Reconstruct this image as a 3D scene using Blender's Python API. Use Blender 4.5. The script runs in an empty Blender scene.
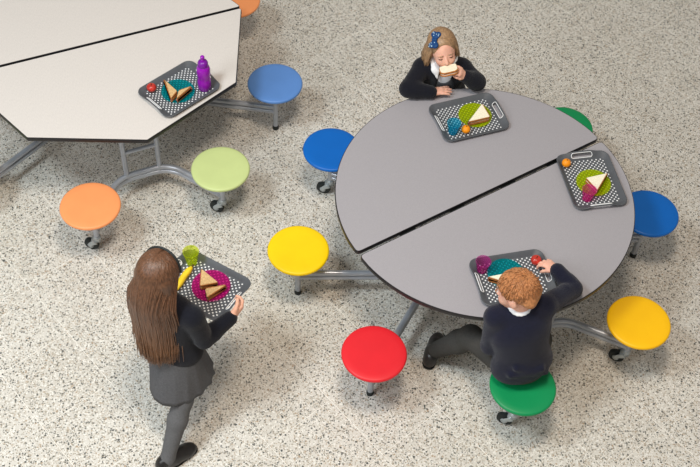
import bpy, bmesh, math, random
import numpy as np
from mathutils import Vector, Matrix

random.seed(7)
rng = np.random.default_rng(7)
scene = bpy.context.scene
col = scene.collection
PI = math.pi

# ------------------------------------------------------------------ camera
FZ = 0.055     # level of the floor
FPX, PITCH, ROLL, CAMH = 1159.86, 0.9012, 0.0652, 5.1912
_c, _s = math.cos(PITCH), math.sin(PITCH)
FW = Vector((0, _c, -_s))
_up, _rt = Vector((0, _s, _c)), Vector((1, 0, 0))
RT = _rt * math.cos(ROLL) + _up * math.sin(ROLL)
UP = -_rt * math.sin(ROLL) + _up * math.cos(ROLL)
cam_data = bpy.data.cameras.new('camera')
cam = bpy.data.objects.new('camera', cam_data)
col.objects.link(cam)
M3 = Matrix((RT, UP, -FW)).transposed()
cam.matrix_world = Matrix.Translation((0, 0, CAMH)) @ M3.to_4x4()
cam_data.sensor_fit = 'HORIZONTAL'
cam_data.sensor_width = 36
cam_data.lens = FPX * 36 / 700
cam_data.clip_end = 60
scene.camera = cam


def at(u, v, z):
    """point of the horizontal plane at height z seen at photo pixel (u, v)"""
    d = FW + RT * ((u - 350) / FPX) - UP * ((v - 233.5) / FPX)
    return Vector((0, 0, CAMH)) + d * ((z - CAMH) / d.z)


# ------------------------------------------------------------------ light
scene.view_settings.view_transform = 'Standard'
scene.view_settings.look = 'None'
scene.view_settings.gamma = 1
scene.view_settings.exposure = -0.10
scene.view_settings.use_curve_mapping = False
world = bpy.data.worlds.new('hall_light')
scene.world = world
world.use_nodes = True
bgn = world.node_tree.nodes['Background']
bgn.inputs[0].default_value = (1.0, 0.965, 0.92, 1)
bgn.inputs[1].default_value = 0.34


def area(name, loc, target, size, power, color):
    l = bpy.data.lights.new(name, 'AREA')
    l.shape = 'RECTANGLE'
    l.size, l.size_y = size
    l.energy = power
    l.color = color
    o = bpy.data.objects.new(name, l)
    col.objects.link(o)
    o.location = loc
    o.rotation_euler = (Vector(target) - Vector(loc)).to_track_quat('-Z', 'Y').to_euler()
    return o


area('roof_light_cool', (-2.5, 1.9, 6.0), (-0.5, 3.2, 0), (1.0, 1.0), 180, (0.84, 0.95, 1.0))
area('roof_light_warm', (0.1, 2.2, 6.2), (0.0, 3.2, 0), (0.9, 0.9), 180, (1.0, 0.87, 0.73))
area('window_light', (-3.8, 0.0, 4.6), (-1.4, 2.6, 0), (2.4, 2.0), 150, (0.93, 0.97, 1.0))

# ------------------------------------------------------------------ materials


def lin(r, g, b):
    f = lambda c: (c / 255) / 12.92 if c / 255 <= 0.04045 else ((c / 255 + 0.055) / 1.055) ** 2.4
    return (f(r), f(g), f(b), 1)


def new_mat(name):
    m = bpy.data.materials.new(name)
    m.use_nodes = True
    nt = m.node_tree
    return m, nt, nt.nodes['Principled BSDF']


def node(nt, kind, **kw):
    n = nt.nodes.new(kind)
    for k, v in kw.items():
        setattr(n, k, v)
    return n


def mat(name, rgb, rough=0.5, spec=0.4, metal=0.0, var=0.06, scale=30, bump=0.0, bscale=200, stretch=None, coord='Object', sheen=0.0, sss=0.0):
    m, nt, b = new_mat(name)
    b.inputs['Roughness'].default_value = rough
    b.inputs['Specular IOR Level'].default_value = spec
    b.inputs['Metallic'].default_value = metal
    if sheen:
        b.inputs['Sheen Weight'].default_value = sheen
    if sss:
        b.inputs['Subsurface Weight'].default_value = sss
        b.inputs['Subsurface Radius'].default_value = (0.012, 0.005, 0.003)
    tc = node(nt, 'ShaderNodeTexCoord')
    mp = node(nt, 'ShaderNodeMapping')
    nt.links.new(tc.outputs[coord], mp.inputs[0])
    if stretch:
        mp.inputs['Scale'].default_value = stretch
    nz = node(nt, 'ShaderNodeTexNoise')
    nz.inputs['Scale'].default_value = scale
    nz.inputs['Detail'].default_value = 4
    nt.links.new(mp.outputs[0], nz.inputs['Vector'])
    rp = node(nt, 'ShaderNodeValToRGB')
    c = lin(*rgb)
    rp.color_ramp.elements[0].position = 0.3
    rp.color_ramp.elements[1].position = 0.7
    rp.color_ramp.elements[0].color = tuple(x * (1 - var * 2) for x in c[:3]) + (1,)
    rp.color_ramp.elements[1].color = tuple(min(1, x * (1 + var * 2)) for x in c[:3]) + (1,)
    nt.links.new(nz.outputs[0], rp.inputs[0])
    nt.links.new(rp.outputs[0], b.inputs['Base Color'])
    if bump:
        n2 = node(nt, 'ShaderNodeTexNoise')
        n2.inputs['Scale'].default_value = bscale
        nt.links.new(mp.outputs[0], n2.inputs['Vector'])
        bp = node(nt, 'ShaderNodeBump')
        bp.inputs['Strength'].default_value = bump
        bp.inputs['Distance'].default_value = 0.004
        nt.links.new(n2.outputs[0], bp.inputs['Height'])
        nt.links.new(bp.outputs[0], b.inputs['Normal'])
    return m


def clear_plastic(name, rgb, body=0.45, pale=0.12):
    """tinted see-through plastic: a mix of coloured pass-through and glossy body"""
    m, nt, b = new_mat(name)
    b.inputs['Base Color'].default_value = lin(*rgb)
    b.inputs['Roughness'].default_value = 0.18
    b.inputs['Specular IOR Level'].default_value = 0.6
    tr = node(nt, 'ShaderNodeBsdfTransparent')
    c = lin(*rgb)
    tr.inputs[0].default_value = tuple(pale + (1 - pale) * x ** 0.5 for x in c[:3]) + (1,)
    nz = node(nt, 'ShaderNodeTexNoise')
    nz.inputs['Scale'].default_value = 25
    mr = node(nt, 'ShaderNodeMapRange')
    mr.inputs['To Min'].default_value = body - 0.04
    mr.inputs['To Max'].default_value = body + 0.04
    nt.links.new(nz.outputs[0], mr.inputs['Value'])
    mx = node(nt, 'ShaderNodeMixShader')
    nt.links.new(mr.outputs[0], mx.inputs[0])
    nt.links.new(tr.outputs[0], mx.inputs[1])
    nt.links.new(b.outputs[0], mx.inputs[2])
    nt.links.new(mx.outputs[0], nt.nodes['Material Output'].inputs[0])
    return m


def terrazzo():
    m, nt, b = new_mat('terrazzo')
    b.inputs['Roughness'].default_value = 0.42
    b.inputs['Specular IOR Level'].default_value = 0.35
    geo = node(nt, 'ShaderNodeNewGeometry')
    oi = node(nt, 'ShaderNodeObjectInfo')
    sh = node(nt, 'ShaderNodeVectorMath', operation='ADD')
    cmb = node(nt, 'ShaderNodeCombineXYZ')
    mul = node(nt, 'ShaderNodeMath', operation='MULTIPLY')
    mul.inputs[1].default_value = 37.0
    nt.links.new(oi.outputs['Random'], mul.inputs[0])
    nt.links.new(mul.outputs[0], cmb.inputs[2])
    nt.links.new(geo.outputs['Position'], sh.inputs[0])
    nt.links.new(cmb.outputs[0], sh.inputs[1])
    dn = node(nt, 'ShaderNodeTexNoise')
    dn.inputs['Scale'].default_value = 90
    nt.links.new(sh.outputs[0], dn.inputs['Vector'])
    ds = node(nt, 'ShaderNodeVectorMath', operation='MULTIPLY_ADD')
    ds.inputs[1].default_value = (0.008, 0.008, 0.008)
    nt.links.new(dn.outputs['Color'], ds.inputs[0])
    nt.links.new(sh.outputs[0], ds.inputs[2])
    big = node(nt, 'ShaderNodeTexNoise')
    big.inputs['Scale'].default_value = 3
    big.inputs['Detail'].default_value = 3
    nt.links.new(sh.outputs[0], big.inputs['Vector'])
    base = node(nt, 'ShaderNodeValToRGB')
    base.color_ramp.elements[0].position = 0.3
    base.color_ramp.elements[1].position = 0.7
    base.color_ramp.elements[0].color = lin(206, 201, 192)
    base.color_ramp.elements[1].color = lin(215, 211, 203)
    nt.links.new(big.outputs[0], base.inputs[0])
    cur = base.outputs[0]
    # chips: (voronoi scale, radius of a chip, list of (share of cells, colour))
    layers = [
        (150, 0.62, [(0.20, (168, 158, 142)), (0.40, (232, 228, 220)), (0.50, (184, 168, 148))]),
        (118, 0.48, [(0.20, (108, 108, 103)), (0.32, (150, 145, 134)), (0.42, (236, 234, 228))]),
        (80, 0.42, [(0.11, (80, 82, 80)), (0.20, (116, 116, 110)), (0.30, (228, 225, 217)), (0.34, (176, 156, 134))]),
    ]
    for sc, rad, cols in layers:
        vo = node(nt, 'ShaderNodeTexVoronoi')
        vo.inputs['Scale'].default_value = sc
        nt.links.new(ds.outputs[0], vo.inputs['Vector'])
        sep = node(nt, 'ShaderNodeSeparateColor')
        nt.links.new(vo.outputs['Color'], sep.inputs[0])
        rp = node(nt, 'ShaderNodeValToRGB')
        rp.color_ramp.interpolation = 'CONSTANT'
        el = rp.color_ramp.elements
        el[0].position = 0
        el[0].color = lin(*cols[0][1])
        el[1].position = cols[0][0]
        el[1].color = lin(*cols[1][1])
        for i in range(1, len(cols)):
            e = el.new(cols[i][0])
            e.color = lin(*(cols[i + 1][1] if i + 1 < len(cols) else cols[i][1]))
        nt.links.new(sep.outputs[0], rp.inputs[0])
        lt = node(nt, 'ShaderNodeMath', operation='LESS_THAN')
        lt.inputs[1].default_value = cols[-1][0]
        nt.links.new(sep.outputs[0], lt.inputs[0])
        # chip radius varies with the cell
        mr = node(nt, 'ShaderNodeMapRange')
        mr.inputs['To Min'].default_value = rad * 0.55
        mr.inputs['To Max'].default_value = rad * 1.15
        nt.links.new(sep.outputs[1], mr.inputs['Value'])
        l2 = node(nt, 'ShaderNodeMath', operation='LESS_THAN')
        nt.links.new(vo.outputs['Distance'], l2.inputs[0])
        nt.links.new(mr.outputs[0], l2.inputs[1])
        an = node(nt, 'ShaderNodeMath', operation='MULTIPLY')
        nt.links.new(lt.outputs[0], an.inputs[0])
        nt.links.new(l2.outputs[0], an.inputs[1])
        mx = node(nt, 'ShaderNodeMix', data_type='RGBA')
        nt.links.new(an.outputs[0], mx.inputs[0])
        nt.links.new(cur, mx.inputs[6])
        nt.links.new(rp.outputs[0], mx.inputs[7])
        cur = mx.outputs[2]
    nt.links.new(cur, b.inputs['Base Color'])
    return m


M = {}
M['terrazzo'] = terrazzo()
M['grout'] = mat('grout', (236, 232, 224), 0.8, 0.2, var=0.03)
M['laminate_grey'] = mat('laminate_grey', (160, 157, 162), 0.42, 0.35, var=0.05, scale=420)
M['laminate_cream'] = mat('laminate_cream', (214, 208, 203), 0.42, 0.35, var=0.03, scale=60, stretch=(6, 1, 1))
M['edge_black'] = mat('edge_black', (28, 27, 30), 0.4, 0.4, var=0.05)
M['underside'] = mat('underside', (60, 58, 58), 0.7, 0.2, var=0.05)
M['steel'] = mat('steel', (172, 177, 186), 0.30, 0.5, metal=0.4, var=0.04, scale=20)
M['caster_grey'] = mat('caster_grey', (176, 182, 184), 0.4, 0.5, metal=0.3, var=0.04)
M['rubber'] = mat('rubber', (38, 42, 42), 0.6, 0.3, var=0.08)
for n, c in dict(yellow=(255, 212, 10), red=(224, 38, 48), green=(6, 140, 82), blue=(0, 100, 190), light_blue=(92, 138, 204), light_green=(198, 212, 144), orange=(246, 156, 98), amber=(255, 194, 8)).items():
    M['seat_' + n] = mat('seat_' + n, c, 0.42, 0.35, var=0.015, scale=9, bump=0.02, bscale=300)
M['tray'] = mat('tray_grey', (84, 87, 92), 0.5, 0.35, var=0.03)
M['tray_dot'] = mat('tray_dot', (236, 238, 240), 0.6, 0.3, var=0.02)
M['lime_plastic'] = clear_plastic('lime_plastic', (204, 224, 10), 0.24, 0.32)
M['lime_cup'] = clear_plastic('lime_cup', (214, 230, 10), 0.24, 0.46)
M['teal_plastic'] = clear_plastic('teal_plastic', (0, 172, 180), 0.22, 0.32)
M['blue_plastic'] = clear_plastic('blue_plastic', (0, 176, 212), 0.24, 0.52)
M['magenta_plastic'] = clear_plastic('magenta_plastic', (226, 40, 155), 0.22, 0.34)
M['pink_plastic'] = clear_plastic('pink_plastic', (232, 64, 165), 0.22, 0.55)
M['purple_plastic'] = clear_plastic('purple_plastic', (196, 60, 155), 0.26, 0.5)
M['bottle'] = mat('bottle_purple', (150, 18, 176), 0.22, 0.5, var=0.03)
M['bottle_cap'] = mat('bottle_cap_purple', (118, 12, 150), 0.35, 0.5, var=0.03)
M['white_bread'] = mat('white_bread', (246, 238, 214), 0.85, 0.15, var=0.05, scale=120, bump=0.4, bscale=500)
M['brown_bread'] = mat('brown_bread', (214, 178, 128), 0.85, 0.15, var=0.10, scale=120, bump=0.4, bscale=500)
M['crust'] = mat('crust', (176, 112, 58), 0.7, 0.25, var=0.12, scale=90, bump=0.3)
M['filling'] = mat('filling', (222, 140, 120), 0.6, 0.3, var=0.12, scale=90)
M['orange_peel'] = mat('orange_peel', (250, 150, 16), 0.45, 0.4, var=0.05, bump=0.3, bscale=450)
M['apple'] = mat('apple_red', (186, 52, 42), 0.28, 0.5, var=0.16, scale=28)
M['stem'] = mat('fruit_stem', (84, 58, 30), 0.8, 0.2)
M['banana'] = mat('banana_skin', (244, 206, 44), 0.45, 0.4, var=0.06, scale=30)
M['skin_a'] = mat('skin_fair', (228, 172, 146), 0.5, 0.35, var=0.04, scale=30, sss=0.12)
M['skin_b'] = mat('skin_pale', (232, 178, 156), 0.5, 0.35, var=0.05, scale=30, sss=0.12)
M['lips'] = mat('lips', (196, 104, 96), 0.45, 0.4, var=0.04)
M['navy'] = mat('navy_knit', (26, 28, 46), 0.9, 0.15, var=0.10, scale=160, bump=0.5, bscale=700, sheen=0.15)
M['black_knit'] = mat('black_knit', (22, 23, 32), 0.9, 0.15, var=0.10, scale=160, bump=0.5, bscale=700, sheen=0.12)
M['grey_cloth'] = mat('grey_cloth', (92, 92, 95), 0.9, 0.15, var=0.06, scale=120, bump=0.3, bscale=900)
M['dark_grey_cloth'] = mat('dark_grey_cloth', (70, 69, 67), 0.9, 0.15, var=0.06, scale=120, bump=0.3, bscale=900)
M['tights'] = mat('grey_tights', (98, 98, 100), 0.85, 0.15, var=0.06, scale=150, bump=0.3, bscale=900)
M['white_cloth'] = mat('white_cloth', (236, 238, 242), 0.85, 0.15, var=0.02, bump=0.1)
M['shoe'] = mat('shoe_leather', (34, 32, 32), 0.38, 0.45, var=0.08)
M['sole'] = mat('shoe_sole', (22, 21, 21), 0.7, 0.3)
M['hair_brown'] = mat('hair_brown', (100, 68, 48), 0.38, 0.5, var=0.22, scale=10, stretch=(16, 16, 1.0))
_nt = M['hair_brown'].node_tree
_b = _nt.nodes['Principled BSDF']
_tc, _sp, _mr = node(_nt, 'ShaderNodeTexCoord'), node(_nt, 'ShaderNodeSeparateXYZ'), node(_nt, 'ShaderNodeMapRange')
_nt.links.new(_tc.outputs['Object'], _sp.inputs[0])
_nt.links.new(_sp.outputs[2], _mr.inputs['Value'])
_mr.inputs['From Min'].default_value, _mr.inputs['From Max'].default_value = 1.0, 0.66
_mr.inputs['To Max'].default_value = 0.45
_mx = node(_nt, 'ShaderNodeMix', data_type='RGBA')
_nt.links.new(_mr.outputs[0], _mx.inputs[0])
_nt.links.new(_b.inputs['Base Color'].links[0].from_socket, _mx.inputs[6])
_mx.inputs[7].default_value = lin(176, 124, 82)
_nt.links.new(_mx.outputs[2], _b.inputs['Base Color'])
M['hair_blond'] = mat('hair_blond', (158, 126, 94), 0.45, 0.45, var=0.20, scale=12, stretch=(12, 12, 1.5))
M['hair_ginger'] = mat('hair_ginger', (180, 122, 78), 0.5, 0.4, var=0.18, scale=90)
M['bow'] = mat('bow_blue', (16, 64, 118), 0.6, 0.3, var=0.06)
M['bow_dot'] = mat('bow_dot', (190, 220, 236), 0.6, 0.3)
M['eye_white'] = mat('eye_white', (232, 228, 224), 0.2, 0.5, var=0.01)
M['iris'] = mat('iris_brown', (70, 50, 36), 0.2, 0.5)
M['lash'] = mat('lash', (86, 58, 44), 0.8, 0.2)

# ------------------------------------------------------------------ object helpers


def link(o, parent=None):
    col.objects.link(o)
    if parent is not None:
        o.parent = parent
    return o


def tag(o, label=None, category=None, group=None, kind=None):
    if label:
        o['label'] = label
    if category:
        o['category'] = category
    if group:
        o['group'] = group
    if kind:
        o['kind'] = kind
    return o


def empty(name, loc=(0, 0, 0), rz=0.0):
    o = bpy.data.objects.new(name, None)
    o.empty_display_size = 0.1
    o.location = loc
    o.rotation_euler = (0, 0, rz)
    return link(o)


def mesh_obj(name, me, m, parent=None, smooth=True):
    if m is not None:
        me.materials.clear()
        for k in (m if isinstance(m, (list, tuple)) else [m]):
            me.materials.append(M[k])
    if smooth:
        me.polygons.foreach_set('use_smooth', [True] * len(me.polygons))
    return link(bpy.data.objects.new(name, me), parent)


def pyd(name, v, f):
    me = bpy.data.meshes.new(name)
    me.from_pydata([tuple(p) for p in v], [], [tuple(q) for q in f])
    me.update()
    return me


def bm_mesh(name, bm, auto=None):
    bmesh.ops.recalc_face_normals(bm, faces=bm.faces)
    me = bpy.data.meshes.new(name)
    bm.to_mesh(me)
    bm.free()
    if auto is not None:
        me.polygons.foreach_set('use_smooth', [True] * len(me.polygons))
        me.set_sharp_from_angle(angle=auto)
    return me


def loops_mesh(name, loops, cap0=True, cap1=True, closed=False):
    """skin a list of equally long closed loops"""
    n = len(loops[0])
    v = [p for l in loops for p in l]
    f = []
    k = len(loops)
    for i in range(k if closed else k - 1):
        j = (i + 1) % k
        for a in range(n):
            b = (a + 1) % n
            f.append((i * n + a, i * n + b, j * n + b, j * n + a))
    if not closed:
        if cap0:
            f.append(tuple(range(n))[::-1])
        if cap1:
            f.append(tuple((k - 1) * n + a for a in range(n)))
    me = pyd(name, v, f)
    bm = bmesh.new()
    bm.from_mesh(me)
    bmesh.ops.recalc_face_normals(bm, faces=bm.faces)
    bm.to_mesh(me)
    bm.free()
    return me


def lathe(name, prof, n=48, sharp=0.7):
    """prof: list of (r, z); r 0 at an end closes it"""
    loops = [[(max(r, 1e-5) * math.cos(2 * PI * i / n), max(r, 1e-5) * math.sin(2 * PI * i / n), z) for i in range(n)] for r, z in prof]
    me = loops_mesh(name, loops)
    me.polygons.foreach_set('use_smooth', [True] * len(me.polygons))
    me.set_sharp_from_angle(angle=sharp)
    return me


def tube_geo(pts, rad, n=12, flat=None):
    """vertices and faces of a tube along pts; rad number or list; flat = (axis, factor)"""
    pts = [Vector(p) for p in pts]
    k = len(pts)
    if not isinstance(rad, (list, tuple)):
        rad = [rad] * k
    v, f = [], []
    prev = None
    for i, p in enumerate(pts):
        t = (pts[min(i + 1, k - 1)] - pts[max(i - 1, 0)]).normalized()
        if prev is None:
            a = t.orthogonal().normalized()
        else:
            a = (prev - t * prev.dot(t)).normalized()
        prev = a
        b = t.cross(a)
        for j in range(n):
            w = a * math.cos(2 * PI * j / n) + b * math.sin(2 * PI * j / n)
            if flat is not None:
                ax = flat[0]
                w = w - ax * (w.dot(ax) * (1 - flat[1]))
            v.append(p + w * rad[i])
    for i in range(k - 1):
        for j in range(n):
            jj = (j + 1) % n
            f.append((i * n + j, i * n + jj, (i + 1) * n + jj, (i + 1) * n + j))
    f.append(tuple(range(n))[::-1])
    f.append(tuple((k - 1) * n + j for j in range(n)))
    return v, f


def tube(name, pts, rad, m, parent, n=12):
    me = pyd(name, *tube_geo(pts, rad, n))
    o = mesh_obj(name, me, m, parent)
    me.set_sharp_from_angle(angle=0.9)
    return o


def fillet(pts, r, n=7):
    """round the inner corners of a polyline"""
    pts = [Vector(p) for p in pts]
    out = [pts[0]]
    for i in range(1, len(pts) - 1):
        a, b, c = pts[i - 1], pts[i], pts[i + 1]
        u, w = (a - b).normalized(), (c - b).normalized()
        d = min(r, (a - b).length * 0.48, (c - b).length * 0.48)
        p, q = b + u * d, b + w * d
        for j in range(n + 1):
            t = j / n
            out.append(p * (1 - t) ** 2 + b * (2 * t * (1 - t)) + q * t ** 2)
    out.append(pts[-1])
    return out


def join_geo(parts):
    V, F = [], []
    for v, f in parts:
        o = len(V)
        V += list(v)
        F += [tuple(i + o for i in q) for q in f]
    return V, F


# ------------------------------------------------------------------ floor
TA = math.radians(-46)
tx, ty = Vector((math.cos(TA), math.sin(TA), 0)), Vector((-math.sin(TA), math.cos(TA), 0))
TS, JW = 0.3957, 0.0034
floor_me = pyd('floor', [(-9, -5, -0.0015), (9, -5, -0.0015), (9, 13, -0.0015), (-9, 13, -0.0015)] + [(-9, -5, -0.12), (9, -5, -0.12), (9, 13, -0.12), (-9, 13, -0.12)],
               [(0, 1, 2, 3), (7, 6, 5, 4), (0, 4, 5, 1), (1, 5, 6, 2), (2, 6, 7, 3), (3, 7, 4, 0)])
floor = tag(mesh_obj('floor', floor_me, 'grout', smooth=False), 'pale terrazzo floor of square speckled tiles', 'floor', kind='structure')


def tile_geo():
    h = TS / 2 - JW / 2
    b = 0.0012
    v = [(x * h, y * h, -0.02) for x, y in ((-1, -1), (1, -1), (1, 1), (-1, 1))]
    v += [(x * h, y * h, -b * 0.6) for x, y in ((-1, -1), (1, -1), (1, 1), (-1, 1))]
    v += [(x * (h - b), y * (h - b), 0) for x, y in ((-1, -1), (1, -1), (1, 1), (-1, 1))]
    f = [(8, 9, 10, 11)]
    for a in (0, 4):
        for i in range(4):
            j = (i + 1) % 4
            f.append((a + i, a + j, a + 4 + j, a + 4 + i))
    return v, f


tile_me = pyd('floor_tile', *tile_geo())
tile_me.materials.append(M['terrazzo'])
# offsets of the joints read from the photograph: lines along tx at 0.06 + 0.4 n, lines along ty cross them
cells = []
for i in range(-26, 27):
    for j in range(-26, 27):
        c = ty * (0.0594 + TS * (j + 0.5)) + tx * (-0.198 + TS * (i + 0.5))
        if -8.6 < c.x < 8.6 and -4.6 < c.y < 12.6:
            d = c - Vector((0, 0, CAMH - FZ))
            z = d.dot(FW)
            if z > 0.1:
                u, w = FPX * d.dot(RT) / z, FPX * d.dot(UP) / z
            else:
                u = w = 9e9
            cells.append((max(abs(u) / 350, abs(w) / 233.5), i, j, c))
cells.sort(key=lambda q: q[0])
rest_v, rest_f = [], []
Rz = Matrix.Rotation(TA, 4, 'Z')
tv, tf = tile_geo()
for n, (d, i, j, c) in enumerate(cells):
    if n < 290 and d < 1.7:
        o = link(bpy.data.objects.new('floor_tile', tile_me), floor)
        o.location = c
        o.rotation_euler = (0, 0, TA)
    else:
        k = len(rest_v)
        rest_v += [c + (Rz @ Vector(p)) for p in tv]
        rest_f += [tuple(a + k for a in q) for q in tf]
rest = mesh_obj('floor_tile_surround', pyd('floor_tile_surround', rest_v, rest_f), 'terrazzo', floor, smooth=False)
tag(rest, kind='stuff')

floor.location.z = FZ
# walls of the hall, outside the picture
def wall(name, a, b):
    d = (b - a).normalized()
    n = Vector((-d.y, d.x, 0)) * 0.2
    lo = [a - n, b - n, b, a]
    me = loops_mesh(name, [[(p.x, p.y, -0.1) for p in lo], [(p.x, p.y, 6.8) for p in lo]])
    return tag(mesh_obj(name, me, 'wall', smooth=False), kind='structure')


M['wall'] = mat('wall_paint', (226, 222, 214), 0.8, 0.2, var=0.02, scale=4)
w = [Vector((-9, -5, 0)), Vector((9, -5, 0)), Vector((9, 13, 0)), Vector((-9, 13, 0))]
wall('wall_front', w[0], w[1])
wall('wall_right', w[1], w[2])
wall('wall_back', w[2], w[3])
wall('wall_left', w[3], w[0])

# ------------------------------------------------------------------ folding tables with attached seats
ZT, ZS = 0.735, 0.44
ZA = 0.235          # height of the upper support tube
seat_me = lathe('seat', [(0, -0.030), (0.135, -0.030), (0.150, -0.027), (0.158, -0.019), (0.160, -0.010), (0.1575, -0.003), (0.150, 0.0), (0.12, 0.0), (0.1, -0.0006), (0, -0.0012)], 56, 0.9)
plate_me = lathe('seat_plate', [(0, 0), (0.06, 0), (0.06, 0.006), (0, 0.006)], 24)
foot_me = lathe('foot', [(0, 0), (0.019, 0), (0.019, 0.018), (0.015, 0.03), (0, 0.03)], 20)
wheel_me = lathe('wheel', [(0, -0.014), (0.029, -0.014), (0.037, -0.010), (0.0385, 0), (0.037, 0.010), (0.029, 0.014), (0, 0.016)], 28, 0.9)
hub_me = lathe('hub', [(0, -0.019), (0.014, -0.019), (0.016, -0.016), (0.016, 0.016), (0.014, 0.019), (0, 0.019)], 18)


def fork_mesh():
    parts = []
    for s in (-1, 1):
        # side plate: a curved strip from the swivel down to the axle and half way round the wheel
        path = [(0.0, s * 0.022, 0.088), (0.012, s * 0.022, 0.078), (0.030, s * 0.022, 0.060), (0.036, s * 0.022, 0.040), (0.030, s * 0.022, 0.030)]
        parts.append(tube_geo(path, [0.015, 0.015, 0.012, 0.010, 0.008], 10, (Vector((0, 1, 0)), 0.22)))
    # hood over the wheel
    parts.append(tube_geo([(-0.010, 0, 0.088), (0.006, 0, 0.091), (0.024, 0, 0.088)], [0.020, 0.024, 0.020], 12, (Vector((0, 0, 1)), 0.3)))
    parts.append(tube_geo([(0, 0, 0.085), (0, 0, 0.118)], [0.020, 0.018], 16))
    return pyd('fork', *join_geo(parts))


fork_me = fork_mesh()


def inset_loop(pts, d):
    """offset a closed ccw polygon inwards by d"""
    out = []
    n = len(pts)
    for i in range(n):
        a, b, c = (Vector(pts[(i + k) % n]).to_2d() for k in (-1, 0, 1))
        e1, e2 = (b - a).normalized(), (c - b).normalized()
        n1, n2 = Vector((-e1.y, e1.x)), Vector((-e2.y, e2.x))
        w = (n1 + n2)
        w = w / max(1e-6, w.length_squared) * 2
        q = b + w * d
        out.append((q.x, q.y))
    return out


def round_poly(pts, r, n=5):
    out = []
    k = len(pts)
    for i in range(k):
        a, b, c = (Vector(pts[(i + q) % k]) for q in (-1, 0, 1))
        rr = r[i] if isinstance(r, list) else r
        d = min(rr, (a - b).length * 0.45, (c - b).length * 0.45)
        p, q = b + (a - b).normalized() * d, b + (c - b).normalized() * d
        for j in range(n + 1):
            t = j / n
            w = p * (1 - t) ** 2 + b * (2 * t * (1 - t)) + q * t ** 2
            out.append((w.x, w.y))
    return out


def top_half(parent, outline, lam):
    """one leaf of the table: laminate board with a black edge band"""
    inner = inset_loop(outline, 0.004)
    z0, z1 = ZT - 0.026, ZT
    board = loops_mesh('tabletop', [[(x, y, z0) for x, y in inner], [(x, y, z1) for x, y in inner]])
    o = mesh_obj('tabletop', board, [lam, 'underside'], parent, smooth=False)
    for p in board.polygons:
        if p.normal.z < -0.5:
            p.material_index = 1
    i2 = inset_loop(outline, 0.0015)
    band = loops_mesh('edge_band', [[(x, y, z1 - 0.0006) for x, y in inner], [(x, y, z1 - 0.0002) for x, y in i2], [(x, y, z1 - 0.003) for x, y in outline], [(x, y, z0 + 0.003) for x, y in outline], [(x, y, z0) for x, y in i2], [(x, y, z0) for x, y in inner]], closed=True)
    b = mesh_obj('edge_band', band, 'edge_black', o)
    band.set_sharp_from_angle(angle=0.6)
    return o


def caster(parent, x, y, ang):
    c = mesh_obj('caster', fork_me, 'caster_grey', parent)
    c.location = (x, y, FZ)
    c.rotation_euler = (0, 0, ang)
    c.scale = (1.1, 1.1, 1.04)
    w = mesh_obj('wheel', wheel_me, 'rubber', c)
    w.location = (0.036, 0, 0.0385)
    w.rotation_euler = (PI / 2, 0, 0)
    h = mesh_obj('hub', hub_me, 'caster_grey', c)
    h.location = (0.036, 0, 0.0385)
    h.rotation_euler = (PI / 2, 0, 0)


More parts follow.
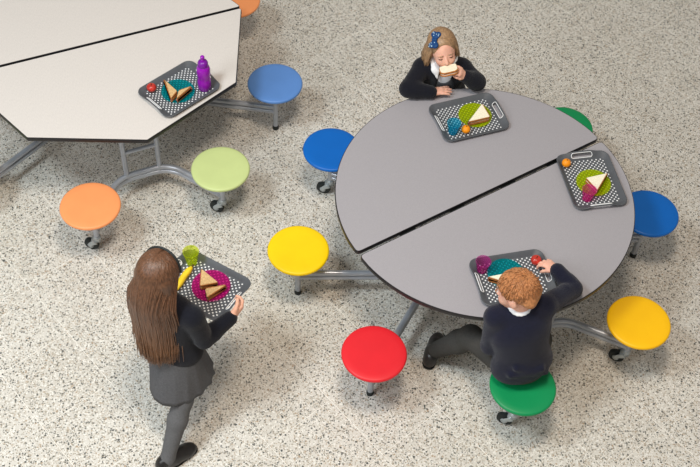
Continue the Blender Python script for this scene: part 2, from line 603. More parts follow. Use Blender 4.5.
def table(name, loc, rz, outlines, lam, seats, gap, caster_dirs):
    """seats: dict k -> (colour, label, local x, local y); k counted from the fold axis"""
    t = empty(name, loc, rz)
    for o in outlines:
        top_half(t, o, lam)
    # hinge rail seen through the joint, and hinge leaves under it
    rail_pts = [(-0.62, 0, ZT - 0.060), (0.62, 0, ZT - 0.060)]
    tube('hinge_rail', rail_pts, 0.012, 'steel', t)
    for x in (-0.46, -0.16, 0.16, 0.46):
        bm = bmesh.new()
        bmesh.ops.create_cube(bm, size=1, matrix=Matrix.Translation((x, 0, ZT - 0.0295)) @ Matrix.Diagonal((0.09, 0.10, 0.006, 1)))
        mesh_obj('hinge', bm_mesh('hinge', bm), 'rubber', t, smooth=False)
    zs_list = (ZA, ZA - 0.034)
    # four bent double tubes, each carrying two seats
    pairs = []
    for s in (1, -1):
        pairs.append(('caster', s))
        pairs.append(('plain', s))
    for kind, s in pairs:
        if kind == 'caster':   # straight part parallel to the fold, seats beyond the table edge
            ks = [k for k, q in seats.items() if q[4] and q[3] * s > 0]
            ks.sort(key=lambda k: seats[k][2])
            A, B = Vector(seats[ks[0]][2:4]), Vector(seats[ks[1]][2:4])
            m0, m1 = Vector((-0.155, s * 0.565)), Vector((0.155, s * 0.565))
        else:
            ks = [k for k, q in seats.items() if not q[4] and q[2] * s > 0]
            ks.sort(key=lambda k: seats[k][3])
            A, B = Vector(seats[ks[0]][2:4]), Vector(seats[ks[1]][2:4])
            m0, m1 = Vector((s * 0.36, -0.06)), Vector((s * 0.36, 0.06))
        for z in zs_list:
            pts = fillet([(A.x, A.y, z), (m0.x, m0.y, z), (m1.x, m1.y, z), (B.x, B.y, z)], 0.10)
            tube('support_tube', pts, 0.0155, 'steel', t, 14)
        # upright ladder under the leaf
        if kind == 'caster':
            ux = [(-0.095, s * 0.565), (0.095, s * 0.565)]
        else:
            ux = [(s * 0.36, -0.045), (s * 0.36, 0.045)]
        for x, y in ux:
            tube('upright', [(x, y, ZA - 0.03), (x, y, ZT - 0.027)], 0.0145, 'steel', t, 14)
        for z in ((0.42,) if kind == 'caster' else (0.40, 0.58)):
            tube('rung', [(*ux[0], z), (*ux[1], z)], 0.012, 'steel', t, 12)
        if kind == 'caster':
            tube('top_rail', [(-0.2, s * 0.565, ZT - 0.038), (0.2, s * 0.565, ZT - 0.038)], 0.011, 'steel', t, 12)
    for x in (-0.36, 0.36):
        pass
    tube('centre_beam', [(-0.36, 0, ZA - 0.017), (0.36, 0, ZA - 0.017)], 0.018, 'steel', t, 14)
    for k, (colour, lab, x, y, has_caster) in seats.items():
        so = mesh_obj('seat', seat_me.copy(), 'seat_' + colour, t)
        so.data.set_sharp_from_angle(angle=0.9)
        so.location = (x, y, ZS)
        so['label'] = lab
        pl = mesh_obj('seat_plate', plate_me, 'steel', so)
        pl.location = (0, 0, -0.036)
        if has_caster:
            tube('seat_post', [(x, y, FZ + 0.10), (x, y, ZS - 0.032)], 0.016, 'steel', t, 14)
            caster(t, x, y, caster_dirs.get(k, 0.5) - rz)
        else:
            tube('seat_post', [(x, y, FZ + 0.02), (x, y, ZS - 0.032)], 0.0155, 'steel', t, 14)
            fo = mesh_obj('foot', foot_me, 'rubber', t)
            fo.location = (x, y, FZ)
    return t


def ring_seats(R, spec):
    out = {}
    for k, (colour, lab, cast) in spec.items():
        a = PI / 8 + k * PI / 4
        out[k] = (colour, lab, R * math.cos(a), R * math.sin(a), cast)
    return out


# round table
RR, RG = 0.76, 0.0095


def half_disc(sgn):
    y0 = RG
    a0 = math.asin(y0 / RR)
    arc = [(RR * math.cos(a), RR * math.sin(a)) for a in np.linspace(a0, PI - a0, 90)]
    # round the two corners at the fold
    p = round_poly([arc[0], arc[2], arc[87], arc[89]], 0.0)
    c0 = round_poly([(arc[4][0], arc[4][1]), (arc[0][0], arc[0][1]), (arc[0][0] - 0.09, y0)], 0.028)[6:12]
    c1 = [(-x, y) for x, y in c0][::-1]
    pts = c0[::-1] + arc[3:87] + c1[::-1]
    # counter-clockwise starting on the right, fold edge closes the loop
    if sgn < 0:
        pts = [(-x, -y) for x, y in pts]
    return pts


RC = Vector((0.6686, 3.8376, 0))
FA = 0.607
seats_round = ring_seats(0.951, {
    0: ('green', 'green round seat half hidden by the tabletop', False),
    1: ('red', 'seat under the eating girl', True),
    2: ('blue', 'dark blue round seat over a caster', True),
    3: ('yellow', 'bright yellow round seat on a straight post', False),
    4: ('red', 'red round seat', False),
    5: ('green', 'green round seat under the boy', True),
    6: ('amber', 'warm yellow round seat over a caster', True),
    7: ('blue', 'blue round seat on a straight post', False)})
rt_obj = table('round_folding_table', RC, FA, [half_disc(1), half_disc(-1)], 'laminate_grey', seats_round, RG, {2: 2.9, 5: 2.8, 6: 2.7, 1: 1.0})
tag(rt_obj, 'round grey two-leaf folding table with brightly coloured attached seats', 'table')

# octagonal table
OC = Vector((-1.4342, 4.7824, 0))
OA = 0.4547
OR, OG = 0.8084, 0.006


def half_oct(sgn):
    vs = [(OR * math.cos(k * PI / 4), OR * math.sin(k * PI / 4)) for k in range(5)]
    vs[0] = (vs[0][0] - OG * 0.41, OG)
    vs[4] = (vs[4][0] + OG * 0.41, OG)
    pts = round_poly(vs, [0.022, 0.006, 0.006, 0.006, 0.022])
    if sgn < 0:
        pts = [(-x, -y) for x, y in pts]
    return pts


seats_oct = ring_seats(0.945, {
    7: ('light_blue', 'light blue round seat on a straight post', False),
    6: ('light_green', 'pale green round seat over a caster', True),
    5: ('orange', 'pale orange round seat over a caster', True),
    4: ('light_green', 'pale green round seat at the far end', False),
    3: ('orange', 'pale orange seat', False),
    2: ('light_blue', 'light blue seat', True),
    1: ('light_green', 'pale green seat', True),
    0: ('orange', 'orange round seat past the cut corner', False)})
# the photograph shows this seat a little further out than its ring position
c, l, x, y, k = seats_oct[0]
seats_oct[0] = (c, l, x + 0.025, y + 0.05, k)
c, l, x, y, k = seats_oct[4]
seats_oct[4] = (c, l, x - 0.05, y - 0.01, k)
ot_obj = table('octagonal_folding_table', OC, OA, [half_oct(1), half_oct(-1)], 'laminate_cream', seats_oct, OG, {6: 2.8, 5: 2.9})
tag(ot_obj, 'cream octagonal two-leaf folding table with pale orange, green and blue attached seats', 'table')

# ------------------------------------------------------------------ trays
TL, TW, TH = 0.376, 0.284, 0.022


def rrect(hx, hy, r, z, n=8, side=0):
    out = []
    cs = ((hx - r, hy - r, 0), (-hx + r, hy - r, PI / 2), (-hx + r, -hy + r, PI), (hx - r, -hy + r, 1.5 * PI))
    for q, (cx, cy, a0) in enumerate(cs):
        for j in range(n + 1):
            a = a0 + PI / 2 * j / n
            out.append((cx + r * math.cos(a), cy + r * math.sin(a), z))
        if side:
            nx, ny, na = cs[(q + 1) % 4]
            p, w = Vector(out[-1]), Vector((nx + r * math.cos(na), ny + r * math.sin(na), z))
            for j in range(1, side):
                out.append(tuple(p.lerp(w, j / side)))
    return out


def tray_rise(x, y):
    """the two short ends rise to a handle"""
    if abs(x) < TL / 2 - 0.045:
        return 0.0
    t = max(0.0, 1 - max(0.0, abs(y) - 0.040) / 0.055)
    return 0.012 * t * t * (3 - 2 * t)


def tray_mesh():
    a, b = TL / 2, TW / 2
    lv = [(a - 0.034, b - 0.024, 0.030, 0.0, 0), (a - 0.010, b - 0.008, 0.040, TH - 0.006, 0.75), (a - 0.001, b - 0.001, 0.044, TH - 0.003, 1), (a, b, 0.045, TH, 1), (a - 0.003, b - 0.003, 0.043, TH + 0.0015, 1),
          (a - 0.010, b - 0.008, 0.037, TH - 0.001, 0.95), (a - 0.034, b - 0.024, 0.024, 0.005, 0), (a - 0.040, b - 0.029, 0.020, 0.004, 0)]
    me = loops_mesh('tray_body', [[(px, py, pz + tray_rise(px, py) * w) for px, py, pz in rrect(x, y, r, z, 8, 14)] for x, y, r, z, w in lv])
    ob = bpy.data.objects.new('tray_tmp', me)
    col.objects.link(ob)
    # handle slots cut through the sloping ends
    cut_parts = []
    for s in (-1, 1):
        pts = rrect(0.0078, 0.054, 0.0076, 0, 6)
        v = [(s * (a - 0.020) + x, y, z) for z in (-0.02, 0.07) for x, y, _ in pts]
        n = len(pts)
        f = [(i, (i + 1) % n, n + (i + 1) % n, n + i) for i in range(n)] + [tuple(range(n))[::-1], tuple(range(n, 2 * n))]
        cut_parts.append((v, f))
    cm = pyd('cut', *join_geo(cut_parts))
    bm = bmesh.new()
    bm.from_mesh(cm)
    bmesh.ops.recalc_face_normals(bm, faces=bm.faces)
    bm.to_mesh(cm)
    bm.free()
    co = bpy.data.objects.new('cut_tmp', cm)
    col.objects.link(co)
    md = ob.modifiers.new('b', 'BOOLEAN')
    md.object = co
    md.operation = 'DIFFERENCE'
    md.solver = 'EXACT'
    dg = bpy.context.evaluated_depsgraph_get()
    res = bpy.data.meshes.new_from_object(ob.evaluated_get(dg))
    bpy.data.objects.remove(ob)
    bpy.data.objects.remove(co)
    res.name = 'tray_body'
    res.polygons.foreach_set('use_smooth', [True] * len(res.polygons))
    res.set_sharp_from_angle(angle=0.5)
    return res


tray_me = tray_mesh()


def grip_mesh(s):
    """pale soft ring round the handle slot, lying on the sloping end wall"""
    a = TL / 2
    loop = rrect(0.0090, 0.056, 0.0088, 0, 7, 8)
    pts = []
    for x, y, _ in loop:
        t = (x + 0.014) / 0.024
        pts.append(Vector((s * (a - 0.020 + x), y, 0.006 + t * (TH - 0.006 + 0.95 * tray_rise(a, y)))))
    n = len(pts)
    loops = []
    for i, p in enumerate(pts):
        t = (pts[(i + 1) % n] - pts[i - 1]).normalized()
        o = Vector((-s * 0.7, 0, 0.7))
        w = t.cross(o).normalized()
        loops.append([p + w * 0.0019 * math.cos(q) + o * (0.0022 * math.sin(q)) for q in np.linspace(0, 2 * PI, 8, endpoint=False)])
    return loops_mesh('handle_grip', loops, closed=True)


grip_mes = [grip_mesh(-1), grip_mesh(1)]


def dots_mesh():
    v, f = [], []
    p = 0.0225
    hx, hy = TL / 2 - 0.046, TW / 2 - 0.034
    nx, ny = int(hx * 2 / p), int(hy * 2 / (p * 0.5))
    for j in range(ny + 1):
        y = -hy + j * 2 * hy / ny
        for i in range(nx + 1):
            x = -hx + (i + 0.5 * (j % 2)) * 2 * hx / nx
            if x > hx + 1e-6:
                continue
            k = len(v)
            r = 0.0047
            for q in range(6):
                v.append((x + r * math.cos(q * PI / 3), y + r * math.sin(q * PI / 3), 0.0038))
            for q in range(6):
                v.append((x + r * 0.7 * math.cos(q * PI / 3), y + r * 0.7 * math.sin(q * PI / 3), 0.0052))
            f.append(tuple(range(k + 6, k + 12)))
            for q in range(6):
                w = (q + 1) % 6
                f.append((k + q, k + w, k + 6 + w, k + 6 + q))
    return pyd('grip_dots', v, f)


dots_me = dots_mesh()


def tray(center, ang, label):
    t = empty('serving_tray', center, ang)
    mesh_obj('tray_body', tray_me, 'tray', t, smooth=False)
    for g in grip_mes:
        mesh_obj('handle_grip', g, 'tray_dot', t)
    tag(mesh_obj('grip_dots', dots_me, 'tray_dot', t), kind='stuff')
    return tag(t, label, 'tray', 'grey dotted serving trays')


def tray_at(px, z, label):
    """px: the four rim corners in the photo, first two along a long side"""
    P = [at(u, v, z + TH) for u, v in px]
    c = sum(P, Vector()) / 4
    d = (P[1] - P[0]) + (P[2] - P[3])
    c.z = z
    return tray(c, math.atan2(d.y, d.x), label), c, math.atan2(d.y, d.x)


E_T = ZT + 0.0004
tray_at([(430, 106), (489, 93), (507, 127), (449, 141)], E_T, 'grey dotted tray in front of the girl eating at the round table')
tray_at([(606, 149), (627, 202), (577, 210), (556, 158)], E_T, 'grey dotted tray on the round table with pink cup and orange, nobody sitting at it')
tray_at([(470, 261), (541, 249), (557, 294), (484, 305)], E_T, 'grey dotted tray in front of the red-haired boy')
tray_at([(138, 88), (187, 61), (221, 86), (170, 119)], E_T, 'grey dotted tray on the cream octagonal table with purple bottle')
CZ = 0.795
TD = math.atan2(0.466, -0.883)
ct_c = Vector((-0.660, 3.106, CZ))
tray(ct_c, TD, 'grey dotted tray carried by the standing girl with long hair')

# ------------------------------------------------------------------ food and tableware
plate_prof = [(0, 0), (0.050, 0), (0.055, 0.001), (0.068, 0.005), (0.076, 0.0065), (0.0772, 0.0075), (0.076, 0.0084), (0.067, 0.0072), (0.054, 0.0032), (0.048, 0.0024), (0, 0.0022)]
plate_lathe = lathe('plate', [(r * 1.16, z) for r, z in plate_prof], 48, 1.2)


def plate(u, v, zt, m, label):
    o = mesh_obj('plate', plate_lathe.copy(), m)
    p = at(u, v, zt + 0.012)
    o.location = (p.x, p.y, zt + 0.0053)
    return tag(o, label, 'plate', 'coloured clear plates')


plate(475, 115, E_T, 'lime_plastic', 'lime green clear plate on the tray of the eating girl')
plate(593.5, 182.5, E_T, 'lime_plastic', 'lime green clear plate on the tray with the pink cup')
plate(506, 273.5, E_T, 'teal_plastic', 'teal clear plate partly behind the red-haired boy\'s head')
plate(178, 91, E_T, 'teal_plastic', 'teal clear plate on the cream octagonal table')
plate(211, 285.5, CZ, 'magenta_plastic', 'magenta clear plate on the carried tray')


def cup(u, v, zt, m, label, r=0.036, h=0.085):
    prof = [(0, 0), (r * 0.62, 0), (r * 0.66, 0.003), (r, h), (r + 0.0015, h + 0.002), (r - 0.0018, h + 0.002), (r * 0.66 - 0.0022, 0.005), (0, 0.004)]
    me = lathe('cup', prof, 36, 0.9)
    # flutes round the lower wall
    o = mesh_obj('cup', me, m)
    p = at(u, v, zt)
    o.location = (p.x, p.y, zt + 0.0053)
    return tag(o, label, 'cup', 'clear plastic cups')


cup(452.6, 133, E_T, 'blue_plastic', 'blue clear plastic cup on the tray of the eating girl', 0.036, 0.07)
cup(586.5, 199.5, E_T, 'pink_plastic', 'pink clear plastic cup on the tray with the orange beside an empty place', 0.036, 0.07)
cup(481.5, 271, E_T, 'purple_plastic', 'purple clear plastic cup on the tray of the red-haired boy', 0.036, 0.07)
cup(192, 263.5, CZ, 'lime_cup', 'lime green clear plastic cup on the carried tray', 0.037, 0.085)


def sandwich(verts, zb, bread, label, th=0.034, group=None):
    """verts: three pixel corners of the top face; two first edges keep their crust"""
    P = [at(u, v, zb + th) for u, v in verts]
    c = sum(P, Vector()) / 3
    Q = [Vector((p.x - c.x, p.y - c.y)) for p in P]
    if (Q[1] - Q[0]).cross(Q[2] - Q[0]) < 0:
        Q = [Q[0], Q[2], Q[1]]
    t = empty('sandwich', (c.x, c.y, zb))

    def slab(name, z0, z1, ins, m, parent):
        pts = inset_loop(round_poly(Q, 0.008, 4), ins)
        b = 0.002
        p2 = inset_loop(pts, b)
        me = loops_mesh(name, [[(x, y, z0) for x, y in p2], [(x, y, z0 + b) for x, y in pts], [(x, y, z1 - b) for x, y in pts], [(x, y, z1) for x, y in p2]])
        o = mesh_obj(name, me, m, parent, smooth=False)
        return o
    s1 = slab('bread_slice', 0, th * 0.40, 0, bread, t)
    slab('filling', th * 0.40, th * 0.60, 0.003, 'filling', t)
    s2 = slab('bread_slice', th * 0.60, th, 0, bread, t)
    # crust strips along two sides of each slice
    for so, z0, z1 in ((s1, 0, th * 0.40), (s2, th * 0.60, th)):
        for i in (0, 1):
            a, b_ = Q[i], Q[i + 1]
            e = (b_ - a).normalized()
            n = Vector((e.y, -e.x))
            a2, b2 = a + e * 0.004, b_ - e * 0.004
            pr = [(a2 - n * 0.001), (b2 - n * 0.001), (b2 + n * 0.0022), (a2 + n * 0.0022)]
            me = loops_mesh('crust', [[(p.x, p.y, z0 + 0.001) for p in pr], [(p.x, p.y, z1 - 0.001) for p in pr]])
            mesh_obj('crust', me, 'crust', so, smooth=False)
    return tag(t, label, 'sandwich', group)


ZP = E_T + 0.0145
sandwich([(468.3, 121.5), (490, 116.5), (482, 103.5)], ZP, 'white_bread', 'white bread sandwich triangle on the lime plate of the eating girl')
sandwich([(586.2, 177.6), (607.4, 172.8), (597.4, 189.7)], ZP, 'white_bread', 'white bread sandwich triangle on the lime plate beside the pink cup')
sandwich([(488, 276.5), (512, 284), (511, 272)], ZP, 'white_bread', 'white bread sandwich triangle on the teal plate in front of the boy')
sandwich([(164.0, 79), (171, 98), (177, 90.5)], ZP, 'brown_bread', 'brown bread sandwich triangle on the teal plate, on the red apple\'s side', group='sandwich halves on the octagonal table')
sandwich([(176.5, 98.5), (191.5, 86), (178.5, 90.5)], ZP, 'brown_bread', 'brown bread sandwich triangle on the teal plate, on the purple bottle\'s side', group='sandwich halves on the octagonal table')
ZC = CZ + 0.0145
sandwich([(201.5, 268.5), (200, 285.5), (218, 282)], ZC, 'brown_bread', 'brown bread sandwich triangle on the magenta plate, on the lime cup\'s side', group='sandwich halves on the carried tray')
sandwich([(207, 297), (226, 284.5), (205, 288.5)], ZC, 'brown_bread', 'brown bread sandwich triangle on the magenta plate, near the girl\'s right hand', group='sandwich halves on the carried tray')


def fruit(name, u, v, zt, r, prof_kind, m, label):
    prof = []
    for i in range(17):
        a = -PI / 2 + PI * i / 16
        rr, z = math.cos(a), math.sin(a)
        if prof_kind == 'apple':
            rr *= 1 + 0.10 * math.sin(a)
            z = z * 0.92 - 0.28 * max(0, 0.45 - rr) * (1 if a > 0 else 0) * 1.4 + (0.18 * max(0, 0.35 - rr) if a < 0 else 0)
        else:
            z *= 0.95
        prof.append((rr * r, z * r))
    zmin = min(z for _, z in prof)
    me = lathe(name, prof, 32, 1.5)
    o = empty(name, (0, 0, 0))
    b = mesh_obj('flesh' if name == 'apple' else 'peel', me, m, o)
    b.location = (0, 0, -zmin)
    tube('stem', [(0, 0, -zmin + r * 0.60), (0.002, 0.001, -zmin + r * (1.12 if name == 'apple' else 0.97))], 0.0022 if name == 'apple' else 0.004, 'stem', o, 8)
    p = at(u, v, zt + r)
    o.location = (p.x, p.y, zt + 0.0055)
    return tag(o, label, name)


fruit('orange', 465.8, 129.8, E_T, 0.0235, 'o', 'orange_peel', 'small orange next to the blue cup')
fruit('orange', 566.2, 163.5, E_T, 0.0235, 'o', 'orange_peel', 'small orange in a tray corner by the handle, on the tray with the pink cup')
fruit('apple', 151.5, 88, E_T, 0.0265, 'apple', 'apple', 'small red apple on the tray on the cream table')
fruit('apple', 536, 260.5, E_T, 0.0265, 'apple', 'apple', 'small red apple under the red-haired boy\'s hand')

# water bottle
bp_ = at(204.8, 88.3, E_T)
bt = empty('water_bottle', (bp_.x, bp_.y, E_T + 0.0053))
bt.scale = (1.18, 1.18, 1.16)
mesh_obj('bottle_body', lathe('bottle_body', [(0, 0), (0.028, 0), (0.031, 0.003), (0.031, 0.05), (0.0285, 0.058), (0.0285, 0.075), (0.031, 0.083), (0.031, 0.118), (0.028, 0.132), (0.021, 0.142), (0, 0.142)], 36, 0.9), 'bottle', bt)
cp = mesh_obj('cap', lathe('cap', [(0, 0.141), (0.0235, 0.141), (0.0235, 0.158), (0.020, 0.166), (0.012, 0.171), (0, 0.172)], 28, 0.6), 'bottle_cap', bt)
mesh_obj('spout', lathe('spout', [(0, 0.171), (0.0085, 0.171), (0.0075, 0.186), (0.010, 0.188), (0.010, 0.194), (0.006, 0.199), (0, 0.2)], 18, 0.6), 'bottle', cp)
tag(bt, 'purple squeeze bottle standing on the cream table\'s tray', 'bottle')

# banana
b0, b1, b2, b3 = at(192, 268, CZ + 0.02), at(187.5, 272, CZ + 0.02), at(181, 279, CZ + 0.02), at(177, 291, CZ + 0.02)
zb = CZ + 0.0055 + 0.0165
path = []
for i in range(15):
    t = i / 14
    p = b0 * (1 - t) ** 3 + b1 * (3 * t * (1 - t) ** 2) + b2 * (3 * t * t * (1 - t)) + b3 * t ** 3
    path.append((p.x, p.y, zb + 0.006 * (2 * t - 1) ** 2))
org = Vector(path[7])
bn = empty('banana', (org.x, org.y, CZ + 0.0055))
loc = [Vector(p) - Vector((org.x, org.y, CZ + 0.0055)) for p in path]
rad = [0.006, 0.010, 0.0135, 0.0155, 0.0165] + [0.0165] * 6 + [0.016, 0.013, 0.009, 0.005]
mesh_obj('peel', pyd('peel', *tube_geo(loc, rad, 6)), 'banana', bn)
tube('stem', [loc[0] + (loc[0] - loc[1]).normalized() * 0.014, loc[0] + (loc[1] - loc[0]) * 0.2], 0.0045, 'stem', bn, 8)
tag(bn, 'yellow banana on the carried tray beside the lime cup', 'banana')



# ------------------------------------------------------------------ people: smooth signed-distance bodies turned into meshes


def V3(p):
    return np.array(p, dtype=np.float64)


def rc(a, b, ra, rb, k=0.012, flat=None):
    """tapered limb from a to b; flat = (axis, factor) squeezes the section along an axis"""
    return ('rc', V3(a), V3(b), ra, rb, k, None if flat is None else (V3(flat[0]) / np.linalg.norm(V3(flat[0])), flat[1]))


def el(c, r, R=None, k=0.012):
    return ('el', V3(c), V3(r), np.eye(3) if R is None else R, k)


def cut(n, p):
    n = V3(n) / np.linalg.norm(V3(n))
    return ('cut', n, float(n @ V3(p)))


def sub(prim, k=0.006):
    return ('sub', prim, k)


def prim_box(p):
    if p[0] == 'rc':
        r = max(p[3], p[4])
        return np.minimum(p[1], p[2]) - r, np.maximum(p[1], p[2]) + r
    r = max(p[2])
    return p[1] - r, p[1] + r


def prim_dist(p, X, Y, Z):
    if p[0] == 'rc':
        a, b, ra, rb, fl = p[1], p[2], p[3], p[4], p[6]
        ba = b - a
        L2 = max(1e-9, ba @ ba)
        x, y, z = X - a[0], Y - a[1], Z - a[2]
        t = np.clip((x * ba[0] + y * ba[1] + z * ba[2]) / L2, 0, 1)
        x, y, z = x - t * ba[0], y - t * ba[1], z - t * ba[2]
        if fl is not None:
            n, s = fl
            q = (x * n[0] + y * n[1] + z * n[2]) * (1 / s - 1)
            x, y, z = x + n[0] * q, y + n[1] * q, z + n[2] * q
            return (np.sqrt(x * x + y * y + z * z) - (ra + (rb - ra) * t)) * (0.5 + 0.5 * s)
        return np.sqrt(x * x + y * y + z * z) - (ra + (rb - ra) * t)
    c, r, R = p[1], p[2], p[3]
    x, y, z = X - c[0], Y - c[1], Z - c[2]
    q = [(x * R[0, i] + y * R[1, i] + z * R[2, i]) / r[i] for i in range(3)]
    k0 = np.sqrt(q[0] ** 2 + q[1] ** 2 + q[2] ** 2)
    k1 = np.sqrt((q[0] / r[0]) ** 2 + (q[1] / r[1]) ** 2 + (q[2] / r[2]) ** 2)
    return k0 * (k0 - 1) / np.maximum(k1, 1e-6)


def sdf_mesh(name, ops, vox=0.005):
    los, his = zip(*[prim_box(p) for p in ops if p[0] in ('rc', 'el')])
    lo = np.min(los, 0) - vox * 4
    hi = np.max(his, 0) + vox * 4
    n = np.ceil((hi - lo) / vox).astype(int) + 1
    ax = [lo[i] + vox * np.arange(n[i]) for i in range(3)]
    F = np.full(n, 0.2, dtype=np.float32)
    for p in ops:
        if p[0] == 'cut':
            d = (ax[0][:, None, None] * p[1][0] + ax[1][None, :, None] * p[1][1] + ax[2][None, None, :] * p[1][2]) - p[2]
            F = np.maximum(F, d.astype(np.float32))
            continue
        q = p[1] if p[0] == 'sub' else p
        k = p[2] if p[0] == 'sub' else p[-1] if p[0] == 'el' else p[5]
        b0, b1 = prim_box(q)
        pad = k * 1.5 + vox * 4
        i0 = np.maximum(0, np.floor((b0 - pad - lo) / vox).astype(int))
        i1 = np.minimum(n, np.ceil((b1 + pad - lo) / vox).astype(int) + 1)
        if np.any(i1 <= i0):
            continue
        sl = tuple(slice(i0[i], i1[i]) for i in range(3))
        X, Y, Z = ax[0][sl[0]][:, None, None], ax[1][sl[1]][None, :, None], ax[2][sl[2]][None, None, :]
        d = prim_dist(q, X, Y, Z).astype(np.float32)
        c = F[sl]
        if p[0] == 'sub':
            d = -d
            h = np.maximum(k - np.abs(c - d), 0) / k
            F[sl] = np.maximum(c, d) + h * h * k * 0.25
        else:
            h = np.maximum(k - np.abs(c - d), 0) / k
            F[sl] = np.minimum(c, d) - h * h * k * 0.25
    # surface nets
    S = F < 0
    m = n - 1
    cnt = np.zeros(m, dtype=np.int8)
    P = np.zeros(tuple(m) + (3,), dtype=np.float32)
    corner = [(i, j, k) for i in (0, 1) for j in (0, 1) for k in (0, 1)]
    edges = [(a, b) for a in corner for b in corner if a < b and sum(abs(a[q] - b[q]) for q in range(3)) == 1]
    g = lambda A, c: A[c[0]:c[0] + m[0], c[1]:c[1] + m[1], c[2]:c[2] + m[2]]
    s0 = sum(g(S, c).astype(np.int8) for c in corner)
    idx = np.argwhere((s0 > 0) & (s0 < 8))
    if len(idx) == 0:
        return bpy.data.meshes.new(name)
    acc = np.zeros((len(idx), 3))
    num = np.zeros(len(idx))
    for a, b in edges:
        ia, ib = idx + np.array(a), idx + np.array(b)
        fa, fb = F[ia[:, 0], ia[:, 1], ia[:, 2]], F[ib[:, 0], ib[:, 1], ib[:, 2]]
        x = (fa < 0) != (fb < 0)
        t = np.where(x, fa / np.where(x, fa - fb, 1), 0)
        pt = np.array(a)[None] + t[:, None] * (np.array(b) - np.array(a))[None]
        acc += np.where(x[:, None], pt, 0)
        num += x
    verts = lo + (idx + acc / num[:, None]) * vox
    vid = np.full(m, -1, dtype=np.int64)
    vid[idx[:, 0], idx[:, 1], idx[:, 2]] = np.arange(len(idx))
    quads = []
    for d in range(3):
        u, w = (d + 1) % 3, (d + 2) % 3
        A = [slice(None)] * 3
        B = [slice(None)] * 3
        A[d], B[d] = slice(0, -1), slice(1, None)
        x = S[tuple(A)] != S[tuple(B)]
        e = np.argwhere(x)
        e = e[(e[:, u] > 0) & (e[:, w] > 0) & (e[:, u] < m[u]) & (e[:, w] < m[w])]
        du, dw = np.eye(3, dtype=int)[u], np.eye(3, dtype=int)[w]
        q = [vid[tuple((e - o).T)] for o in (du * 0, du, du + dw, dw)]
        q = np.stack(q, 1)
        inside = S[tuple(e.T)]
        q[~inside] = q[~inside][:, ::-1]
        quads.append(q)
    quads = np.concatenate(quads)
    quads = quads[(quads >= 0).all(1)]
    me = bpy.data.meshes.new(name)
    me.vertices.add(len(verts))
    me.vertices.foreach_set('co', verts.astype(np.float32).ravel())
    me.loops.add(len(quads) * 4)
    me.loops.foreach_set('vertex_index', quads.astype(np.int32).ravel())
    me.polygons.add(len(quads))
    me.polygons.foreach_set('loop_start', np.arange(0, len(quads) * 4, 4, dtype=np.int32))
    me.update(calc_edges=True)
    me.validate()
    return me


def unit(v):
    v = V3(v)
    return v / np.linalg.norm(v)


def frame(fwd, up):
    """columns right, forward, up"""
    f = unit(fwd)
    u = V3(up) - f * (V3(up) @ f)
    u = unit(u)
    return np.stack([np.cross(f, u), f, u], 1)


def mix(a, b, t):
    return V3(a) * (1 - t) + V3(b) * t


def head_ops(c, R, s=1.0):
    """c: centre of the head between the ears; R: frame; height about 0.205 s"""
    T = lambda p: V3(c) + R @ (V3(p) * s)
    q = lambda r: V3(r) * s
    o = [el(T((0, -0.014, 0.024)), q((0.070, 0.086, 0.078)), R, 0.02),
         el(T((0, 0.022, -0.028)), q((0.057, 0.062, 0.070)), R, 0.03 * s),
         el(T((0, 0.044, -0.074)), q((0.030, 0.032, 0.024)), R, 0.03 * s),
         rc(T((0, 0.082, 0.002)), T((0, 0.094, -0.030)), 0.006 * s, 0.0105 * s, 0.010 * s),
         rc(T((-0.010, 0.084, -0.034)), T((0.010, 0.084, -0.034)), 0.006 * s, 0.006 * s, 0.008 * s)]
    for sx in (-1, 1):
        o += [el(T((sx * 0.032, 0.058, -0.034)), q((0.022, 0.020, 0.022)), R, 0.02 * s),
              sub(el(T((sx * 0.029, 0.090, 0.004)), q((0.016, 0.013, 0.010)), R), 0.012 * s),
              el(T((sx * 0.029, 0.073, 0.003)), q((0.014, 0.010, 0.009)), R, 0.004 * s),
              el(T((sx * 0.072, -0.006, -0.012)), q((0.009, 0.019, 0.029)), R, 0.006 * s)]
    o += [rc(T((-0.014, 0.080, -0.057)), T((0.014, 0.080, -0.057)), 0.0055 * s, 0.0055 * s, 0.006 * s),
          rc(T((-0.012, 0.078, -0.066)), T((0.012, 0.078, -0.066)), 0.0055 * s, 0.0055 * s, 0.006 * s)]
    return o


def finger_chain(base, d, n, lens, r, curls):
    """points of a finger that starts along d and bends towards n by the curl angles"""
    pts = [V3(base)]
    a = 0.0
    for L, cu in zip(lens, curls):
        a += cu
        pts.append(pts[-1] + (unit(d) * math.cos(a) + unit(n) * math.sin(a)) * L)
    return [rc(pts[i], pts[i + 1], r * (1 - 0.07 * i), r * (1 - 0.07 * (i + 1)), 0.003) for i in range(len(lens))]


